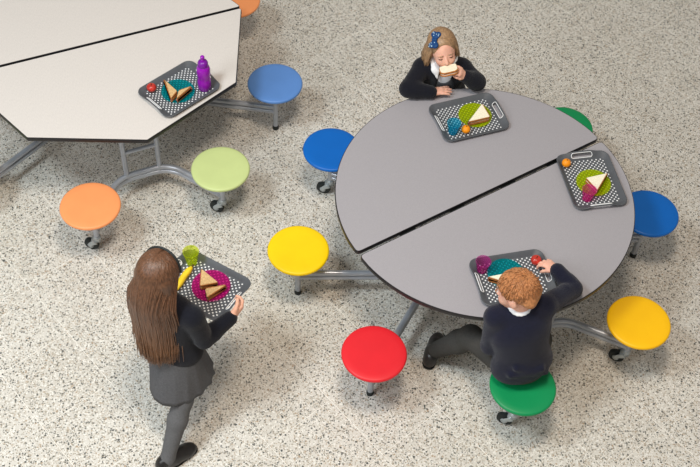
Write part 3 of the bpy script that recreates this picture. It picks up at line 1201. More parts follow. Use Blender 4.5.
def hand_ops(w, d, n, thumb, s=1.0, curl=0.35, spread=0.10, tcurl=0.3, tout=0.7):
    """w wrist, d direction wrist to knuckles, n direction the fingers close to, thumb side vector"""
    d, n = unit(d), V3(n)
    n = unit(n - d * (n @ d))
    t = V3(thumb)
    t = unit(t - d * (t @ d) - n * (t @ n))
    w = V3(w)
    P = lambda a, b, c: w + (d * a + t * b + n * c) * s
    o = [rc(P(-0.02, 0, 0), P(0.012, 0, 0), 0.021 * s, 0.020 * s, 0.012, (n, 0.8)),
         rc(P(0.012, 0.006, 0), P(0.058, 0.017, 0.0), 0.016 * s, 0.0135 * s, 0.012, (n, 0.75)),
         rc(P(0.012, -0.006, 0), P(0.054, -0.017, 0.001), 0.016 * s, 0.0125 * s, 0.012, (n, 0.75)),
         rc(P(0.012, 0, 0), P(0.058, 0.0, 0.0), 0.016 * s, 0.0135 * s, 0.012, (n, 0.75))]
    for i, (b, a, L) in enumerate(((0.0235, 0.060, 0.92), (0.0080, 0.065, 1.0), (-0.0075, 0.062, 0.94), (-0.0225, 0.055, 0.76))):
        dd = d + t * ((1.5 - i) * spread)
        o += finger_chain(P(a, b, 0), dd, n, [0.026 * L * s, 0.018 * L * s, 0.015 * L * s], 0.0078 * s, [curl * 0.8, curl, curl * 0.8])
    td = d * math.cos(tout) + t * math.sin(tout) + n * 0.25
    o += [rc(P(0.010, 0.012, 0.004), P(0.030, 0.030, 0.008), 0.013 * s, 0.0105 * s, 0.008)]
    o += finger_chain(P(0.030, 0.030, 0.008), td, n * 0.6 - t * 0.5, [0.024 * s, 0.020 * s], 0.0088 * s, [tcurl * 0.5, tcurl])
    return o


def arm_ops(sh, elb, wr, r=(0.036, 0.031, 0.022), k=0.015):
    m = mix(elb, wr, 0.3)
    return [rc(sh, elb, r[0], r[1], k), rc(elb, m, r[1], r[1] * 0.98, k), rc(m, wr, r[1] * 0.98, r[2], k)]


def leg_ops(hip, kn, an, r=(0.060, 0.042, 0.024), k=0.02):
    m = mix(kn, an, 0.35)
    return [rc(hip, kn, r[0], r[1], k), rc(kn, m, r[1], r[1] * 0.98, k), rc(m, an, r[1] * 0.98, r[2], k)]


def foot_ops(an, toe, s=1.0, k=0.02):
    an, toe = V3(an), V3(toe)
    d = unit((toe[0] - an[0], toe[1] - an[1], 0))
    heel = an - d * 0.03
    heel[2] = FZ + 0.032
    ball = an + d * 0.075
    ball[2] = FZ + 0.030
    t = an + d * 0.12
    t[2] = FZ + 0.024
    return [rc(an, heel, 0.024, 0.024, k), rc(heel, ball, 0.023, 0.028, k, ((0, 0, 1), 0.85)), rc(an, ball, 0.023, 0.025, k), rc(ball, t, 0.028, 0.020, k, ((0, 0, 1), 0.8))]


def shoe(name_parent, an, toe):
    an, toe = V3(an), V3(toe)
    d = unit((toe[0] - an[0], toe[1] - an[1], 0))
    sd = np.array([-d[1], d[0], 0])
    Q = lambda a, b, z: np.array([an[0], an[1], FZ]) + d * a + sd * b + np.array([0, 0, z])
    up = [rc(Q(-0.034, 0, 0.034), Q(0.03, 0, 0.036), 0.034, 0.034, 0.02), rc(Q(0.02, 0, 0.034), Q(0.100, 0, 0.028), 0.036, 0.036, 0.02, ((0, 0, 1), 0.8)),
          rc(Q(0.10, 0, 0.026), Q(0.126, 0, 0.025), 0.035, 0.030, 0.02, ((0, 0, 1), 0.75)), rc(Q(-0.03, 0, 0.06), Q(0.0, 0, 0.07), 0.031, 0.033, 0.02),
          rc(Q(-0.004, 0, 0.062), Q(0.075, 0, 0.040), 0.036, 0.034, 0.015), sub(el(Q(-0.004, 0, 0.108), (0.031, 0.031, 0.022)), 0.006), cut((0, 0, -1), (0, 0, FZ + 0.010))]
    so = mesh_obj('shoe', sdf_mesh('shoe', up, 0.004), 'shoe', name_parent)
    sl = [rc(Q(-0.036, 0, 0.012), Q(0.04, 0, 0.012), 0.034, 0.031, 0.02), rc(Q(0.04, 0, 0.012), Q(0.128, 0, 0.012), 0.037, 0.033, 0.02), cut((0, 0, -1), (0, 0, FZ + 0.001)), cut((0, 0, 1), (0, 0, FZ + 0.014))]
    mesh_obj('sole', sdf_mesh('sole', sl, 0.004), 'sole', so)
    strap = [Q(0.025, b, z) for b, z in ((-0.036, 0.032), (-0.034, 0.055), (-0.015, 0.070), (0.015, 0.070), (0.034, 0.055), (0.036, 0.032))]
    mesh_obj('strap', pyd('strap', *tube_geo([Vector(p) for p in strap], 0.006, 8, (Vector(d), 1.5))), 'shoe', so)
    return so


def torso_ops(pel, chest, neck, shR, shL, right, grow=0.0, k=0.05, w=1.0, waist=1.0):
    """trunk: pelvis, waist, rib cage and shoulder girdle"""
    pel, chest, neck = V3(pel), V3(chest), V3(neck)
    ax = unit(chest - pel)
    fw = unit(np.cross(ax, unit(right)) * -1)
    R = np.stack([unit(right), -fw, ax], 1)
    mid = mix(pel, chest, 0.45)
    g = grow
    return [el(pel, ((0.118 * w + g), 0.088 + g, 0.085 + g), R, k),
            el(mid, (0.100 * w * waist + g, 0.076 + g, 0.11 + g), R, k),
            el(chest, (0.112 * w + g, 0.080 + g, 0.115 + g), R, k),
            rc(shR, shL, 0.036 + g, 0.036 + g, 0.035),
            rc(mix(neck, chest, 0.25), mix(shR, shL, 0.15), 0.034 + g, 0.030 + g, 0.03),
            rc(mix(neck, chest, 0.25), mix(shR, shL, 0.85), 0.034 + g, 0.030 + g, 0.03)]


def face_parts(body, c, R, s, brow, closed):
    T = lambda p: Vector(V3(c) + R @ (V3(p) * s))
    for sx in (-1, 1):
        if closed:
            pts = [T((sx * (0.029 + 0.013 * q), 0.0815 - 0.006 * q * q, -0.002 - 0.0035 * (1 - q * q))) for q in np.linspace(-1, 1, 7)]
            mesh_obj('eyelashes', pyd('eyelashes', *tube_geo(pts, [0.001, 0.0015, 0.0018, 0.0018, 0.0018, 0.0015, 0.001], 6)), 'lash', body)
        else:
            me = lathe('eye', [(0.0092 * s * math.cos(a), 0.0092 * s * math.sin(a)) for a in np.linspace(-PI / 2, PI / 2, 11)], 18, 2)
            e = mesh_obj('eye', me, 'eye_white', body)
            e.location = T((sx * 0.029, 0.0755, 0.003))
            me = lathe('iris', [(0, 0), (0.0045 * s, 0), (0.003 * s, 0.001 * s), (0, 0.0014 * s)], 16, 2)
            i = mesh_obj('iris', me, 'iris', e)
            i.rotation_euler = Vector(R[:, 1]).to_track_quat('Z', 'Y').to_euler()
            i.location = Vector(R[:, 1]) * 0.0087 * s
        pts = [T((sx * (0.030 + 0.017 * q), 0.084 - 0.007 * q * q - 0.002 * q, 0.020 - 0.003 * q * q)) for q in np.linspace(-1, 1, 7)]
        mesh_obj('eyebrow', pyd('eyebrow', *tube_geo(pts, [0.001, 0.002, 0.0024, 0.0024, 0.002, 0.0016, 0.0008], 6)), brow, body)


def locks_mesh(name, paths, n=5):
    """paths: list of (points, radii)"""
    return pyd(name, *join_geo([tube_geo(p, list(r), n) for p, r in paths]))


def catmull(P, n):
    P = [V3(p) for p in P]
    P = [2 * P[0] - P[1]] + P + [2 * P[-1] - P[-2]]
    out = []
    segs = len(P) - 3
    for i in range(n):
        t = i / (n - 1) * segs
        k = min(int(t), segs - 1)
        t -= k
        a, b, c, d = P[k:k + 4]
        out.append(Vector(0.5 * (2 * b + (c - a) * t + (2 * a - 5 * b + 4 * c - d) * t * t + (3 * b - a - 3 * c + d) * t ** 3)))
    return out


def body_object(ops, skin, label, base, vox=0.0045, lips=None):
    me = sdf_mesh('person', ops, vox)
    o = mesh_obj('person', me, [skin, 'lips'])
    if lips is not None:
        c = V3(lips[0])
        cs = np.empty(len(me.polygons) * 3)
        me.polygons.foreach_get('center', cs)
        cs = (cs.reshape(-1, 3) - c) @ lips[1]
        hit = (np.abs(cs[:, 0]) < 0.019) & (np.abs(cs[:, 2]) < 0.0085) & (cs[:, 1] > 0.0)
        me.polygons.foreach_set('material_index', hit.astype(np.int32))
    tag(o, label, 'person')
    return o


# ---------------------------------------------------------------- standing girl with the tray
def standing_girl():
    f = unit((0.42, 0.907, 0))
    r = np.array([f[1], -f[0], 0])
    u = np.array([0, 0, 1.0])
    O = V3((-0.762, 2.868, 0))
    L = lambda a, b, z: O + r * a + f * b + u * z
    hc = L(-0.058, 0.028, 1.150)
    HR = frame(f * 0.97 - u * 0.25 - r * 0.02, u)
    pel, chest, neck = L(0, 0, 0.635), L(-0.01, 0.005, 0.88), L(-0.04, 0.008, 1.015)
    shR, shL = L(0.108, 0.005, 0.955), L(-0.155, 0.005, 0.955)
    # hands on the two short ends of the tray
    tx_ = np.array([math.cos(TD), math.sin(TD), 0])
    ty_ = np.array([-tx_[1], tx_[0], 0])
    if ty_ @ f < 0:
        ty_ = -ty_
    ctr = V3(ct_c)
    hr = ctr - tx_ * (TL / 2 + 0.012) - ty_ * 0.022
    hl = ctr + tx_ * (TL / 2 + 0.004) - ty_ * 0.045
    elR = V3(at(204, 339, 0.79))
    elL = L(-0.205, 0.06, 0.75)
    dR, dL = unit(unit(hr - elR) + ty_ * 0.5), unit(unit(hl - elL) + ty_ * 0.5)
    wrR, wrL = hr - dR * 0.058 - tx_ * 0.012 + u * 0.010, hl - dL * 0.058 + tx_ * 0.012 + u * 0.004
    hipR, hipL = L(0.062, 0, 0.60), L(-0.062, 0, 0.60)
    anR = V3(at(168, 459, FZ + 0.06))
    anR[2] = FZ + 0.075
    knR = mix(hipR, anR, 0.47) + f * 0.035
    toeR = V3(at(190, 449, FZ + 0.02))
    anL = L(-0.055, 0.11, FZ + 0.075)
    knL = mix(hipL, anL, 0.48) + f * 0.05
    toeL = anL + f * 0.12
    ops = torso_ops(pel, chest, neck, shR, shL, r)
    ops += head_ops(hc, HR, 1.0)
    ops += [rc(neck, hc + HR @ V3((0, -0.02, -0.05)), 0.042, 0.040, 0.02)]
    ops += arm_ops(shR, elR, wrR) + arm_ops(shL, elL, wrL)
    ops += hand_ops(wrR, dR, tx_ * 0.75 + u * 0.25, u * 0.8 + tx_ * 0.4, 1.12, 0.75, 0.04, 0.4, 0.5)
    ops += hand_ops(wrL, dL, -tx_ * 0.75 + u * 0.25, u * 0.8 - tx_ * 0.4, 1.12, 0.75, 0.04, 0.4, 0.5)
    ops += leg_ops(hipR, knR, anR) + leg_ops(hipL, knL, anL)
    ops += foot_ops(anR, toeR) + foot_ops(anL, toeL)
    b = body_object(ops, 'skin_a', 'standing girl with long brown hair, dark cardigan and grey skirt carrying a tray', O, 0.0045, (hc + HR @ V3((0, 0.075, -0.0615)), HR))
    face_parts(b, hc, HR, 1.0, 'hair_brown', False)
    # cardigan
    c = torso_ops(pel + u * 0.02, chest, neck, shR, shL, r, 0.014) + [cut(-u, L(0, 0, 0.60)), sub(el(neck + u * 0.03, (0.058, 0.058, 0.06)))]
    c += arm_ops(shR, elR, mix(elR, wrR, 0.97), (0.051, 0.043, 0.034)) + arm_ops(shL, elL, mix(elL, wrL, 0.97), (0.051, 0.043, 0.034))
    c += [rc(mix(elR, wrR, 0.9), mix(elR, wrR, 1.0), 0.033, 0.031, 0.004), rc(mix(elL, wrL, 0.9), mix(elL, wrL, 1.0), 0.033, 0.031, 0.004)]
    mesh_obj('cardigan', sdf_mesh('cardigan', c, 0.005), 'black_knit', b)
    cl = [rc(L(-0.04 + 0.044 * math.sin(a), 0.010 + 0.044 * math.cos(a), 1.002), L(-0.04 + 0.044 * math.sin(a + 0.4), 0.010 + 0.044 * math.cos(a + 0.4), 1.002), 0.012, 0.012, 0.006) for a in np.arange(0, 6.28, 0.4)]
    mesh_obj('collar', sdf_mesh('collar', cl, 0.004), 'white_cloth', b)
    # pleated skirt
    loops = []
    N = 96
    for i in range(13):
        t = i / 12
        z = 0.665 - 0.255 * t
        ring = []
        for j in range(N):
            a = 2 * PI * j / N
            pl = (0.5 + 0.5 * math.sin(16 * a)) ** 2 * 0.010 * t * (0.25 + 0.75 * max(0, math.cos(a - 0.35)))
            rx, ry = 0.130 + 0.010 * t, 0.102 + 0.040 * t
            p = L((rx + pl) * math.cos(a), (ry + pl) * math.sin(a) + 0.012 * t, z)
            # the trailing leg pushes the hem back
            ring.append(tuple(p - f * (0.055 * t * max(0, -math.sin(a))) + r * (0.022 * t - 0.012)))
        loops.append(ring)
    inner = [[tuple(V3(p) + (O + u * V3(p)[2] - V3(p)) * 0.02) for p in ring] for ring in loops[::-1]]
    mesh_obj('skirt', loops_mesh('skirt', loops + inner, False, False, True), 'grey_cloth', b)
    t_ = leg_ops(hipR, knR, anR, (0.060, 0.048, 0.034)) + leg_ops(hipL, knL, anL, (0.060, 0.048, 0.034))
    t_ += [rc(anR, anR - f * 0.02 - u * 0.03, 0.035, 0.033, 0.01), rc(anR - u * 0.01, mix(anR, toeR, 0.45) * (1, 1, 0) + u * (FZ + 0.036), 0.035, 0.034, 0.01), rc(anL - u * 0.01, mix(anL, toeL, 0.45) * (1, 1, 0) + u * (FZ + 0.036), 0.035, 0.034, 0.01)]
    mesh_obj('tights', sdf_mesh('tights', t_, 0.0045), 'tights', b)
    shoe(b, anR, toeR)
    shoe(b, anL, toeL)
    # long hair: a full back volume with many locks laid over it
    T = lambda p: hc + HR @ V3(p)
    hb = [el(T((0, -0.020, 0.030)), (0.081, 0.096, 0.086), HR, 0.02)]
    hb += [rc(T((-0.03, -0.055, 0.0)), L(-0.105, -0.055, 0.82), 0.060, 0.048, 0.03, (f, 0.75)), rc(T((0.03, -0.055, 0.0)), L(0.010, -0.050, 0.83), 0.060, 0.048, 0.03, (f, 0.75)),
           rc(T((0, -0.06, 0.0)), L(-0.045, -0.062, 0.80), 0.060, 0.042, 0.03, (f, 0.75))]
    hb += [sub(el(T((0, 0.085, -0.03)), (0.062, 0.085, 0.085), HR), 0.01)]
    hair = mesh_obj('hair', sdf_mesh('hair', hb, 0.005), 'hair_brown', b)
    paths = []
    for i in range(950):
        t = rng.uniform(-1, 1)
        lay = rng.uniform(0, 1)
        az = t * 2.05          # angle round the head measured from the back
        e = [0.083 + 0.005 * lay, 0.098 + 0.005 * lay, 0.088 + 0.004 * lay]
        pts = []
        p0 = rng.uniform(-0.060, 0.060)
        for ph in (0.04, 0.45, 0.9, 1.3, 1.65):
            dq = V3((math.sin(az) * math.sin(ph), -math.cos(az) * math.sin(ph) + p0 * 10 * (1 - ph / 1.65), math.cos(ph)))
            q = V3((0, -0.020, 0.030)) + dq / np.linalg.norm(dq) * V3(e)
            pts.append(T(q))
        side = math.sin(az)
        zb = 0.68 + 0.02 * rng.uniform(-1, 1) + 0.07 * max(0, -t) ** 2 + 0.02 * max(0, t)
        end = L(-0.048 + 0.104 * t + rng.normal(0, 0.012), -0.125 + 0.06 * abs(t) ** 2 - 0.02 * lay + rng.normal(0, 0.006), zb)
        last = pts[-1]
        for w_ in (0.22, 0.45, 0.75):
            bl = mix(last, end, w_)
            bulge = L(-0.060 + (0.118 if w_ < 0.3 else 0.136) * t, -0.128 + 0.07 * abs(t) ** 2 - 0.012 * lay, bl[2])
            pts.append(mix(bl, bulge, 0.8 if w_ < 0.5 else 0.6) + r * rng.normal(0, 0.004))
        pts.append(end)
        cc = catmull(pts, 18)
        r0 = rng.uniform(0.0024, 0.0044)
        paths.append((cc, [r0 * (0.6 if k < 1 else 1.0 if k < 12 else 1 - 0.13 * (k - 11)) for k in range(18)]))
    mesh_obj('hair_locks', locks_mesh('hair_locks', paths), 'hair_brown', hair)
    # hair band
    band = [Vector(T((0.088 * math.sin(a), 0.020 + 0.012 * math.cos(a) * 0, 0.026 + 0.094 * math.cos(a)))) for a in np.linspace(-1.5, 1.5, 19)]
    mesh_obj('hair_band', pyd('hair_band', *tube_geo(band, 0.006, 8)), 'rubber', b)


# ---------------------------------------------------------------- boy on the green seat
def boy():
    right = unit((0.955, 0.29, 0))
    f = unit((-0.29, 0.955, 0))
    u = np.array([0, 0, 1.0])
    pel, chest, neck = V3((0.850, 2.975, 0.535)), V3((0.812, 3.000, 0.770)), V3((0.785, 3.035, 0.905))
    shR, shL = V3((0.912, 3.080, 0.862)), V3((0.685, 3.005, 0.855))
    hc = V3((0.760, 3.058, 0.995))
    HR = frame((-0.90, 0.36, -0.36), (-0.22, 0.12, 0.96))
    elR, wrR = V3(at(572.5, 289, 0.80)), V3(at(556.5, 269.5, 0.812))
    elL, wrL = V3((0.690, 3.000, 0.630)), V3((0.755, 3.125, 0.600))
    hipR, hipL = pel + right * 0.062 + f * 0.02 - u * 0.015, pel - right * 0.062 + f * 0.02 - u * 0.015
    knL, anL = V3((0.630, 3.19, 0.40)), V3(at(432, 351.5, FZ + 0.075))
    toeL = V3(at(435, 338, FZ + 0.04))
    toeL = anL + unit((toeL - V3(at(425, 366, FZ + 0.03))) * (1, 1, 0)) * 0.12
    knR, anR = V3((0.955, 3.17, 0.45)), V3((0.960, 3.10, FZ + 0.075))
    toeR = anR + f * 0.12
    ops = torso_ops(pel, chest, neck, shR, shL, right)
    ops += head_ops(hc, HR, 1.0)
    ops += [rc(neck, hc + HR @ V3((0, -0.025, -0.05)), 0.043, 0.042, 0.02)]
    ap = V3(at(536, 260.5, E_T + 0.0265))
    dR = unit((ap + u * 0.030) - wrR)
    ops += arm_ops(shR, elR, wrR) + arm_ops(shL, elL, wrL)
    side = np.cross(u, dR)
    ops += hand_ops(wrR, dR, -u * 1.0 + dR * 0.1, side, 1.0, 0.55, 0.12, 0.5, 0.6)
    ops += hand_ops(wrL, (0.6, 0.6, -0.3), -u, (-0.5, 0.6, 0), 1.0, 0.3)
    ops += leg_ops(hipR, knR, anR) + leg_ops(hipL, knL, anL) + foot_ops(anR, toeR) + foot_ops(anL, toeL)
    ops += [sub(el((0.871, 2.908, 0.400), (0.30, 0.30, 0.0465)), 0.004)]
    b = body_object(ops, 'skin_b', 'red-haired boy in navy jumper and dark trousers sitting on the green seat', pel, 0.0045, (hc + HR @ V3((0, 0.075, -0.0615)), HR))
    face_parts(b, hc, HR, 1.0, 'hair_ginger', False)
    c = torso_ops(pel + u * 0.01, chest, neck, shR, shL, right, 0.018, 0.05, 1.12) + [cut(-unit(chest - pel), pel - u * 0.060), sub(el(neck + u * 0.03, (0.050, 0.050, 0.050))), sub(el((0.6686, 3.8376, 0.722), (0.80, 0.80, 0.075)), 0.004)]
    c += arm_ops(shR, elR, mix(elR, wrR, 0.93), (0.052, 0.045, 0.036)) + arm_ops(shL, elL, mix(elL, wrL, 0.93), (0.052, 0.045, 0.036))
    c += [rc(mix(elR, wrR, 0.82), mix(elR, wrR, 0.96), 0.036, 0.034, 0.004), rc(mix(elL, wrL, 0.82), mix(elL, wrL, 0.96), 0.036, 0.034, 0.004)]
    # folds at the elbow and across the back
    c += [rc(mix(shR, elR, 0.75) + u * 0.03, mix(shR, elR, 0.95) + u * 0.02 + right * 0.03, 0.012, 0.008, 0.02),
          rc(pel - f * 0.085 - right * 0.09 + u * 0.05, pel - f * 0.095 + right * 0.06 + u * 0.07, 0.010, 0.008, 0.03),
          rc(pel - f * 0.085 - right * 0.07 + u * 0.10, pel - f * 0.088 + right * 0.09 + u * 0.02, 0.009, 0.007, 0.03)]
    mesh_obj('jumper', sdf_mesh('jumper', c, 0.005), 'navy', b)
    ring = []
    for a in np.arange(0, 6.28, 0.35):
        q = lambda w_: neck + u * (0.012 + 0.006 * math.sin(w_)) + right * 0.046 * math.cos(w_) + f * 0.046 * math.sin(w_)
        ring.append(rc(q(a), q(a + 0.36), 0.011, 0.011, 0.006))
    mesh_obj('shirt_collar', sdf_mesh('shirt_collar', ring, 0.004), 'white_cloth', b)
    for kn_, an_ in ((knL, anL), (knR, anR)):
        mesh_obj('sock', sdf_mesh('sock', [rc(mix(kn_, an_, 0.8), an_, 0.036, 0.036, 0.01), rc(an_, an_ - u * 0.025, 0.036, 0.034, 0.01)], 0.005), 'shoe', b)
    t_ = [el(pel - u * 0.012, (0.124, 0.104, 0.078), np.stack([right, f, u], 1), 0.04)]
    t_ += leg_ops(hipR, knR, mix(knR, anR, 0.9), (0.074, 0.060, 0.044), 0.03) + leg_ops(hipL, knL, mix(knL, anL, 0.86), (0.072, 0.058, 0.044), 0.03)
    t_ += [rc(mix(hipL, knL, 0.86) + u * 0.05, mix(knL, anL, 0.12) + u * 0.035, 0.010, 0.012, 0.02), rc(mix(knL, anL, 0.35) + u * 0.03, mix(knL, anL, 0.6) + u * 0.03, 0.012, 0.014, 0.02), sub(el((0.871, 2.908, 0.400), (0.30, 0.30, 0.0465)), 0.004)]
    mesh_obj('trousers', sdf_mesh('trousers', t_, 0.005), 'dark_grey_cloth', b)
    shoe(b, anL, toeL)
    shoe(b, anR, toeR)
    # short hair
    T = lambda p: hc + HR @ V3(p)
    hb = [el(T((0, -0.018, 0.030)), (0.0765, 0.092, 0.082), HR, 0.02), rc(T((-0.04, -0.075, -0.02)), T((0.04, -0.075, -0.02)), 0.030, 0.030, 0.03),
          sub(el(T((0, 0.095, -0.022)), (0.085, 0.070, 0.068), HR), 0.012), cut(HR @ V3((0, 0.35, -1)), T((0, -0.02, -0.045)))]
    for sx in (-1, 1):
        hb.append(sub(el(T((sx * 0.082, 0.004, -0.018)), (0.028, 0.030, 0.038), HR), 0.008))
    hair = mesh_obj('hair', sdf_mesh('hair', hb, 0.004), 'hair_ginger', b)
    paths = []
    for i in range(2600):
        d = rng.normal(size=3)
        d /= np.linalg.norm(d)
        p = V3((d[0] * 0.0755, -0.018 + d[1] * 0.091, 0.030 + d[2] * 0.081))
        if p[2] < -0.028 + 0.35 * (p[1] + 0.02) or (p[1] > 0.035 and p[2] < 0.05) or (abs(p[0]) > 0.06 and p[2] < 0.030 and p[1] > -0.04):
            continue
        # flow away from a swirl at the crown
        w_ = p - V3((0.005, -0.065, 0.085))
        w_ = w_ - d * (w_ @ d)
        w_ = w_ / (np.linalg.norm(w_) + 1e-6)
        w_ = unit(w_ + 0.5 * np.cross(d, w_) + 0.2 * rng.normal(size=3))
        ln = rng.uniform(0.022, 0.034)
        a, m_, e = p, p + w_ * ln * 0.5 + d * 0.0015, p + w_ * ln - d * 0.003
        paths.append(([Vector(T(a)), Vector(T(m_)), Vector(T(e))], [0.0026, 0.0024, 0.0005]))
    mesh_obj('hair_tufts', locks_mesh('hair_tufts', paths, 4), 'hair_ginger', hair)


# ---------------------------------------------------------------- girl eating at the far side
def eating_girl():
    u = np.array([0, 0, 1.0])
    f = unit((0.10, -0.995, 0))
    right = unit((-0.995, -0.10, 0))          # her right is the picture's left
    pel, chest, neck = V3((0.462, 4.775, 0.525)), V3((0.452, 4.685, 0.745)), V3((0.442, 4.645, 0.868))
    shR, shL = V3((0.335, 4.640, 0.822)), V3((0.550, 4.655, 0.822))
    hc = V3(at(443, 50.5, 0.970))
    hc = V3((hc[0], hc[1] + 0.010, 0.970))
    HR = frame((0.20, -0.95, 0.08), (-0.20, 0.05, 0.97))
    elR, wrR = V3((0.262, 4.500, 0.792)), V3((0.392, 4.497, 0.779))
    elL, wrL = V3((0.633, 4.580, 0.798)), V3(at(464.5, 76, 0.868))
    hipR, hipL = pel + right * 0.06 + f * 0.02 - u * 0.015, pel - right * 0.06 + f * 0.02 - u * 0.015
    knR, knL = V3((0.385, 4.47, 0.45)), V3((0.545, 4.47, 0.45))
    anR, anL = V3((0.385, 4.48, FZ + 0.075)), V3((0.545, 4.50, FZ + 0.075))
    T = lambda p: hc + HR @ (V3(p) * 0.94)
    S = 0.93
    mouth = T((0, 0.082, -0.060))
    ops = torso_ops(pel, chest, neck, shR, shL, right, 0, 0.05, 0.95)
    ops += head_ops(hc, HR, S)
    ops += [rc(neck, T((0, -0.02, -0.05)), 0.040, 0.039, 0.02)]
    ops += arm_ops(shR, elR, wrR) + arm_ops(shL, elL, wrL)
    ops += hand_ops(wrR, (0.9, 0.32, -0.02), -u, (0.3, 0.9, 0), 0.95, 0.16, 0.10, 0.2, 0.5)
    sand_c = T((-0.002, 0.115, -0.062))
    hd = unit(sand_c + V3((0.050, -0.005, 0.012)) - wrL)
    ops += hand_ops(wrL, hd, (-0.85, 0.1, 0.15), (-0.1, -0.9, 0.5), 0.92, 0.62, 0.08, 0.5, 0.35)
    ops += leg_ops(hipR, knR, anR) + leg_ops(hipL, knL, anL) + foot_ops(anR, anR + f * 0.12) + foot_ops(anL, anL + f * 0.12)
    ops += [sub(el((0.466, 4.767, 0.400), (0.30, 0.30, 0.0465)), 0.004)]
    b = body_object(ops, 'skin_b', 'fair-haired girl in dark cardigan eating a sandwich behind the round table', pel, 0.0042, (hc + HR @ V3((0, 0.073, -0.0597)), HR))
    face_parts(b, hc, HR, S, 'hair_blond', True)
    sh_ = torso_ops(pel, chest, neck, shR, shL, right, 0.006, 0.05, 0.95) + [sub(el(neck + u * 0.03, (0.05, 0.05, 0.045))), sub(el((0.466, 4.767, 0.400), (0.30, 0.30, 0.0465)), 0.004)]
    mesh_obj('shirt', sdf_mesh('shirt', sh_, 0.005), 'white_cloth', b)
    pin = torso_ops(pel, chest, neck, shR, shL, right, 0.010, 0.05, 0.95) + [sub(el(mix(neck, chest, 0.30) + f * 0.07, (0.050, 0.07, 0.070)), 0.004)]
    pin += [rc(hipR, knR, 0.085, 0.085, 0.06), rc(hipL, knL, 0.085, 0.085, 0.06), rc(knR, knL, 0.075, 0.075, 0.05), cut((0, 0, -1), (0, 0, 0.4435))]
    mesh_obj('pinafore', sdf_mesh('pinafore', pin, 0.005), 'grey_cloth', b)
    c = torso_ops(pel + u * 0.03, chest, neck, shR, shL, right, 0.019, 0.05, 0.95) + [cut(-unit(chest - pel), pel + u * 0.03), sub(el(neck + u * 0.02, (0.062, 0.062, 0.05)))]
    c += [sub(rc(neck + f * 0.10, pel + f * 0.15, 0.042, 0.060, 0.0), 0.006)]
    c += arm_ops(shR, elR, mix(elR, wrR, 0.93), (0.052, 0.047, 0.036)) + arm_ops(shL, elL, mix(elL, wrL, 0.90), (0.052, 0.047, 0.036))
    c += [rc(mix(elR, wrR, 0.8), mix(elR, wrR, 0.96), 0.036, 0.034, 0.004), rc(mix(elL, wrL, 0.8), mix(elL, wrL, 0.94), 0.036, 0.034, 0.004), cut((0, 0, -1), (0, 0, 0.0))]
    mesh_obj('cardigan', sdf_mesh('cardigan', c, 0.005), 'black_knit', b)
    # wide shirt collar lying over the cardigan
    for sx in (-1, 1):
        base = neck + u * 0.006 + f * 0.052
        p0 = neck + right * sx * 0.058 - f * 0.01 + u * 0.022
        p1 = base + right * sx * 0.045 - u * 0.012
        p2 = base + right * sx * 0.034 - u * 0.056 + f * 0.022
        cl = [rc(p0, p1, 0.018, 0.022, 0.010, (unit(f + u * 0.8), 0.35)), rc(p1, p2, 0.022, 0.006, 0.010, (unit(f + u * 0.8), 0.35)), rc(p0, neck + right * sx * 0.03 - f * 0.05 + u * 0.022, 0.020, 0.018, 0.01)]
        mesh_obj('shirt_collar', sdf_mesh('shirt_collar', cl, 0.004), 'white_cloth', b)
    for an in (anR, anL):
        shoe(b, an, an + f * 0.12)
    t_ = leg_ops(hipR, knR, anR, (0.066, 0.050, 0.034)) + leg_ops(hipL, knL, anL, (0.066, 0.050, 0.034))
    t_ += [sub(el((0.466, 4.767, 0.400), (0.30, 0.30, 0.0465)), 0.004)]
    mesh_obj('tights', sdf_mesh('tights', t_, 0.006), 'tights', b)
    # shoulder length hair, parted on her right side
    hb = [el(T((0, -0.020, 0.030)), (0.072, 0.088, 0.078), HR, 0.02), rc(T((-0.055, -0.04, 0)), T((-0.075, -0.055, -0.10)), 0.034, 0.026, 0.03), rc(T((0.055, -0.045, 0)), T((0.06, -0.065, -0.10)), 0.034, 0.024, 0.03),
          rc(T((-0.03, -0.07, -0.02)), T((0.03, -0.07, -0.02)), 0.035, 0.035, 0.03), sub(el(T((0, 0.105, -0.018)), (0.066, 0.088, 0.098), HR), 0.012)]
    hair = mesh_obj('hair', sdf_mesh('hair', hb, 0.004), 'hair_blond', b)
    paths = []
    for i in range(620):
        az = rng.uniform(-2.1, 2.1)           # from the back
        lay = rng.uniform(0, 1)
        e = [0.075 + 0.005 * lay, 0.091 + 0.005 * lay, 0.081 + 0.004 * lay]
        bad = False
        part = V3((0.026, rng.uniform(-0.06, 0.055), 0))
        pts = []
        for ph in (0.15, 0.55, 0.95, 1.3, 1.62):
            w_ = 1 - ph / 1.62
            q = V3((math.sin(az) * math.sin(ph) * e[0], -0.020 - math.cos(az) * math.sin(ph) * e[1], 0.030 + math.cos(ph) * e[2]))
            q = q + part * w_ * 0.9
            # keep it on the skull
            dq = (q - V3((0, -0.020, 0.030))) / V3(e)
            q = V3((0, -0.020, 0.030)) + dq / np.linalg.norm(dq) * V3(e)
            bad = bad or (q[1] > 0.025 and q[2] < 0.078 and abs(q[0]) < 0.062)
            pts.append(T(q))
        if bad:
            continue
        drop = rng.uniform(0.070, 0.130) * (1.35 if az > 0 else 0.95)
        wave = rng.uniform(0, 6.28)
        out = unit(HR @ V3((math.sin(az), -math.cos(az), 0)))
        for w_ in (0.35, 0.7, 1.0):
            p = pts[4] - u * drop * w_ + out * (0.012 * math.sin(wave + w_ * 4) + 0.016 * w_) - HR[:, 1] * 0.02 * w_
            pts.append(p)
        cc = catmull(pts, 16)
        r0 = rng.uniform(0.0028, 0.0050)
        paths.append((cc, [r0 * (0.6 if k < 1 else 1.0 if k < 11 else 1 - 0.17 * (k - 10)) for k in range(16)]))
    mesh_obj('hair_locks', locks_mesh('hair_locks', paths), 'hair_blond', hair)
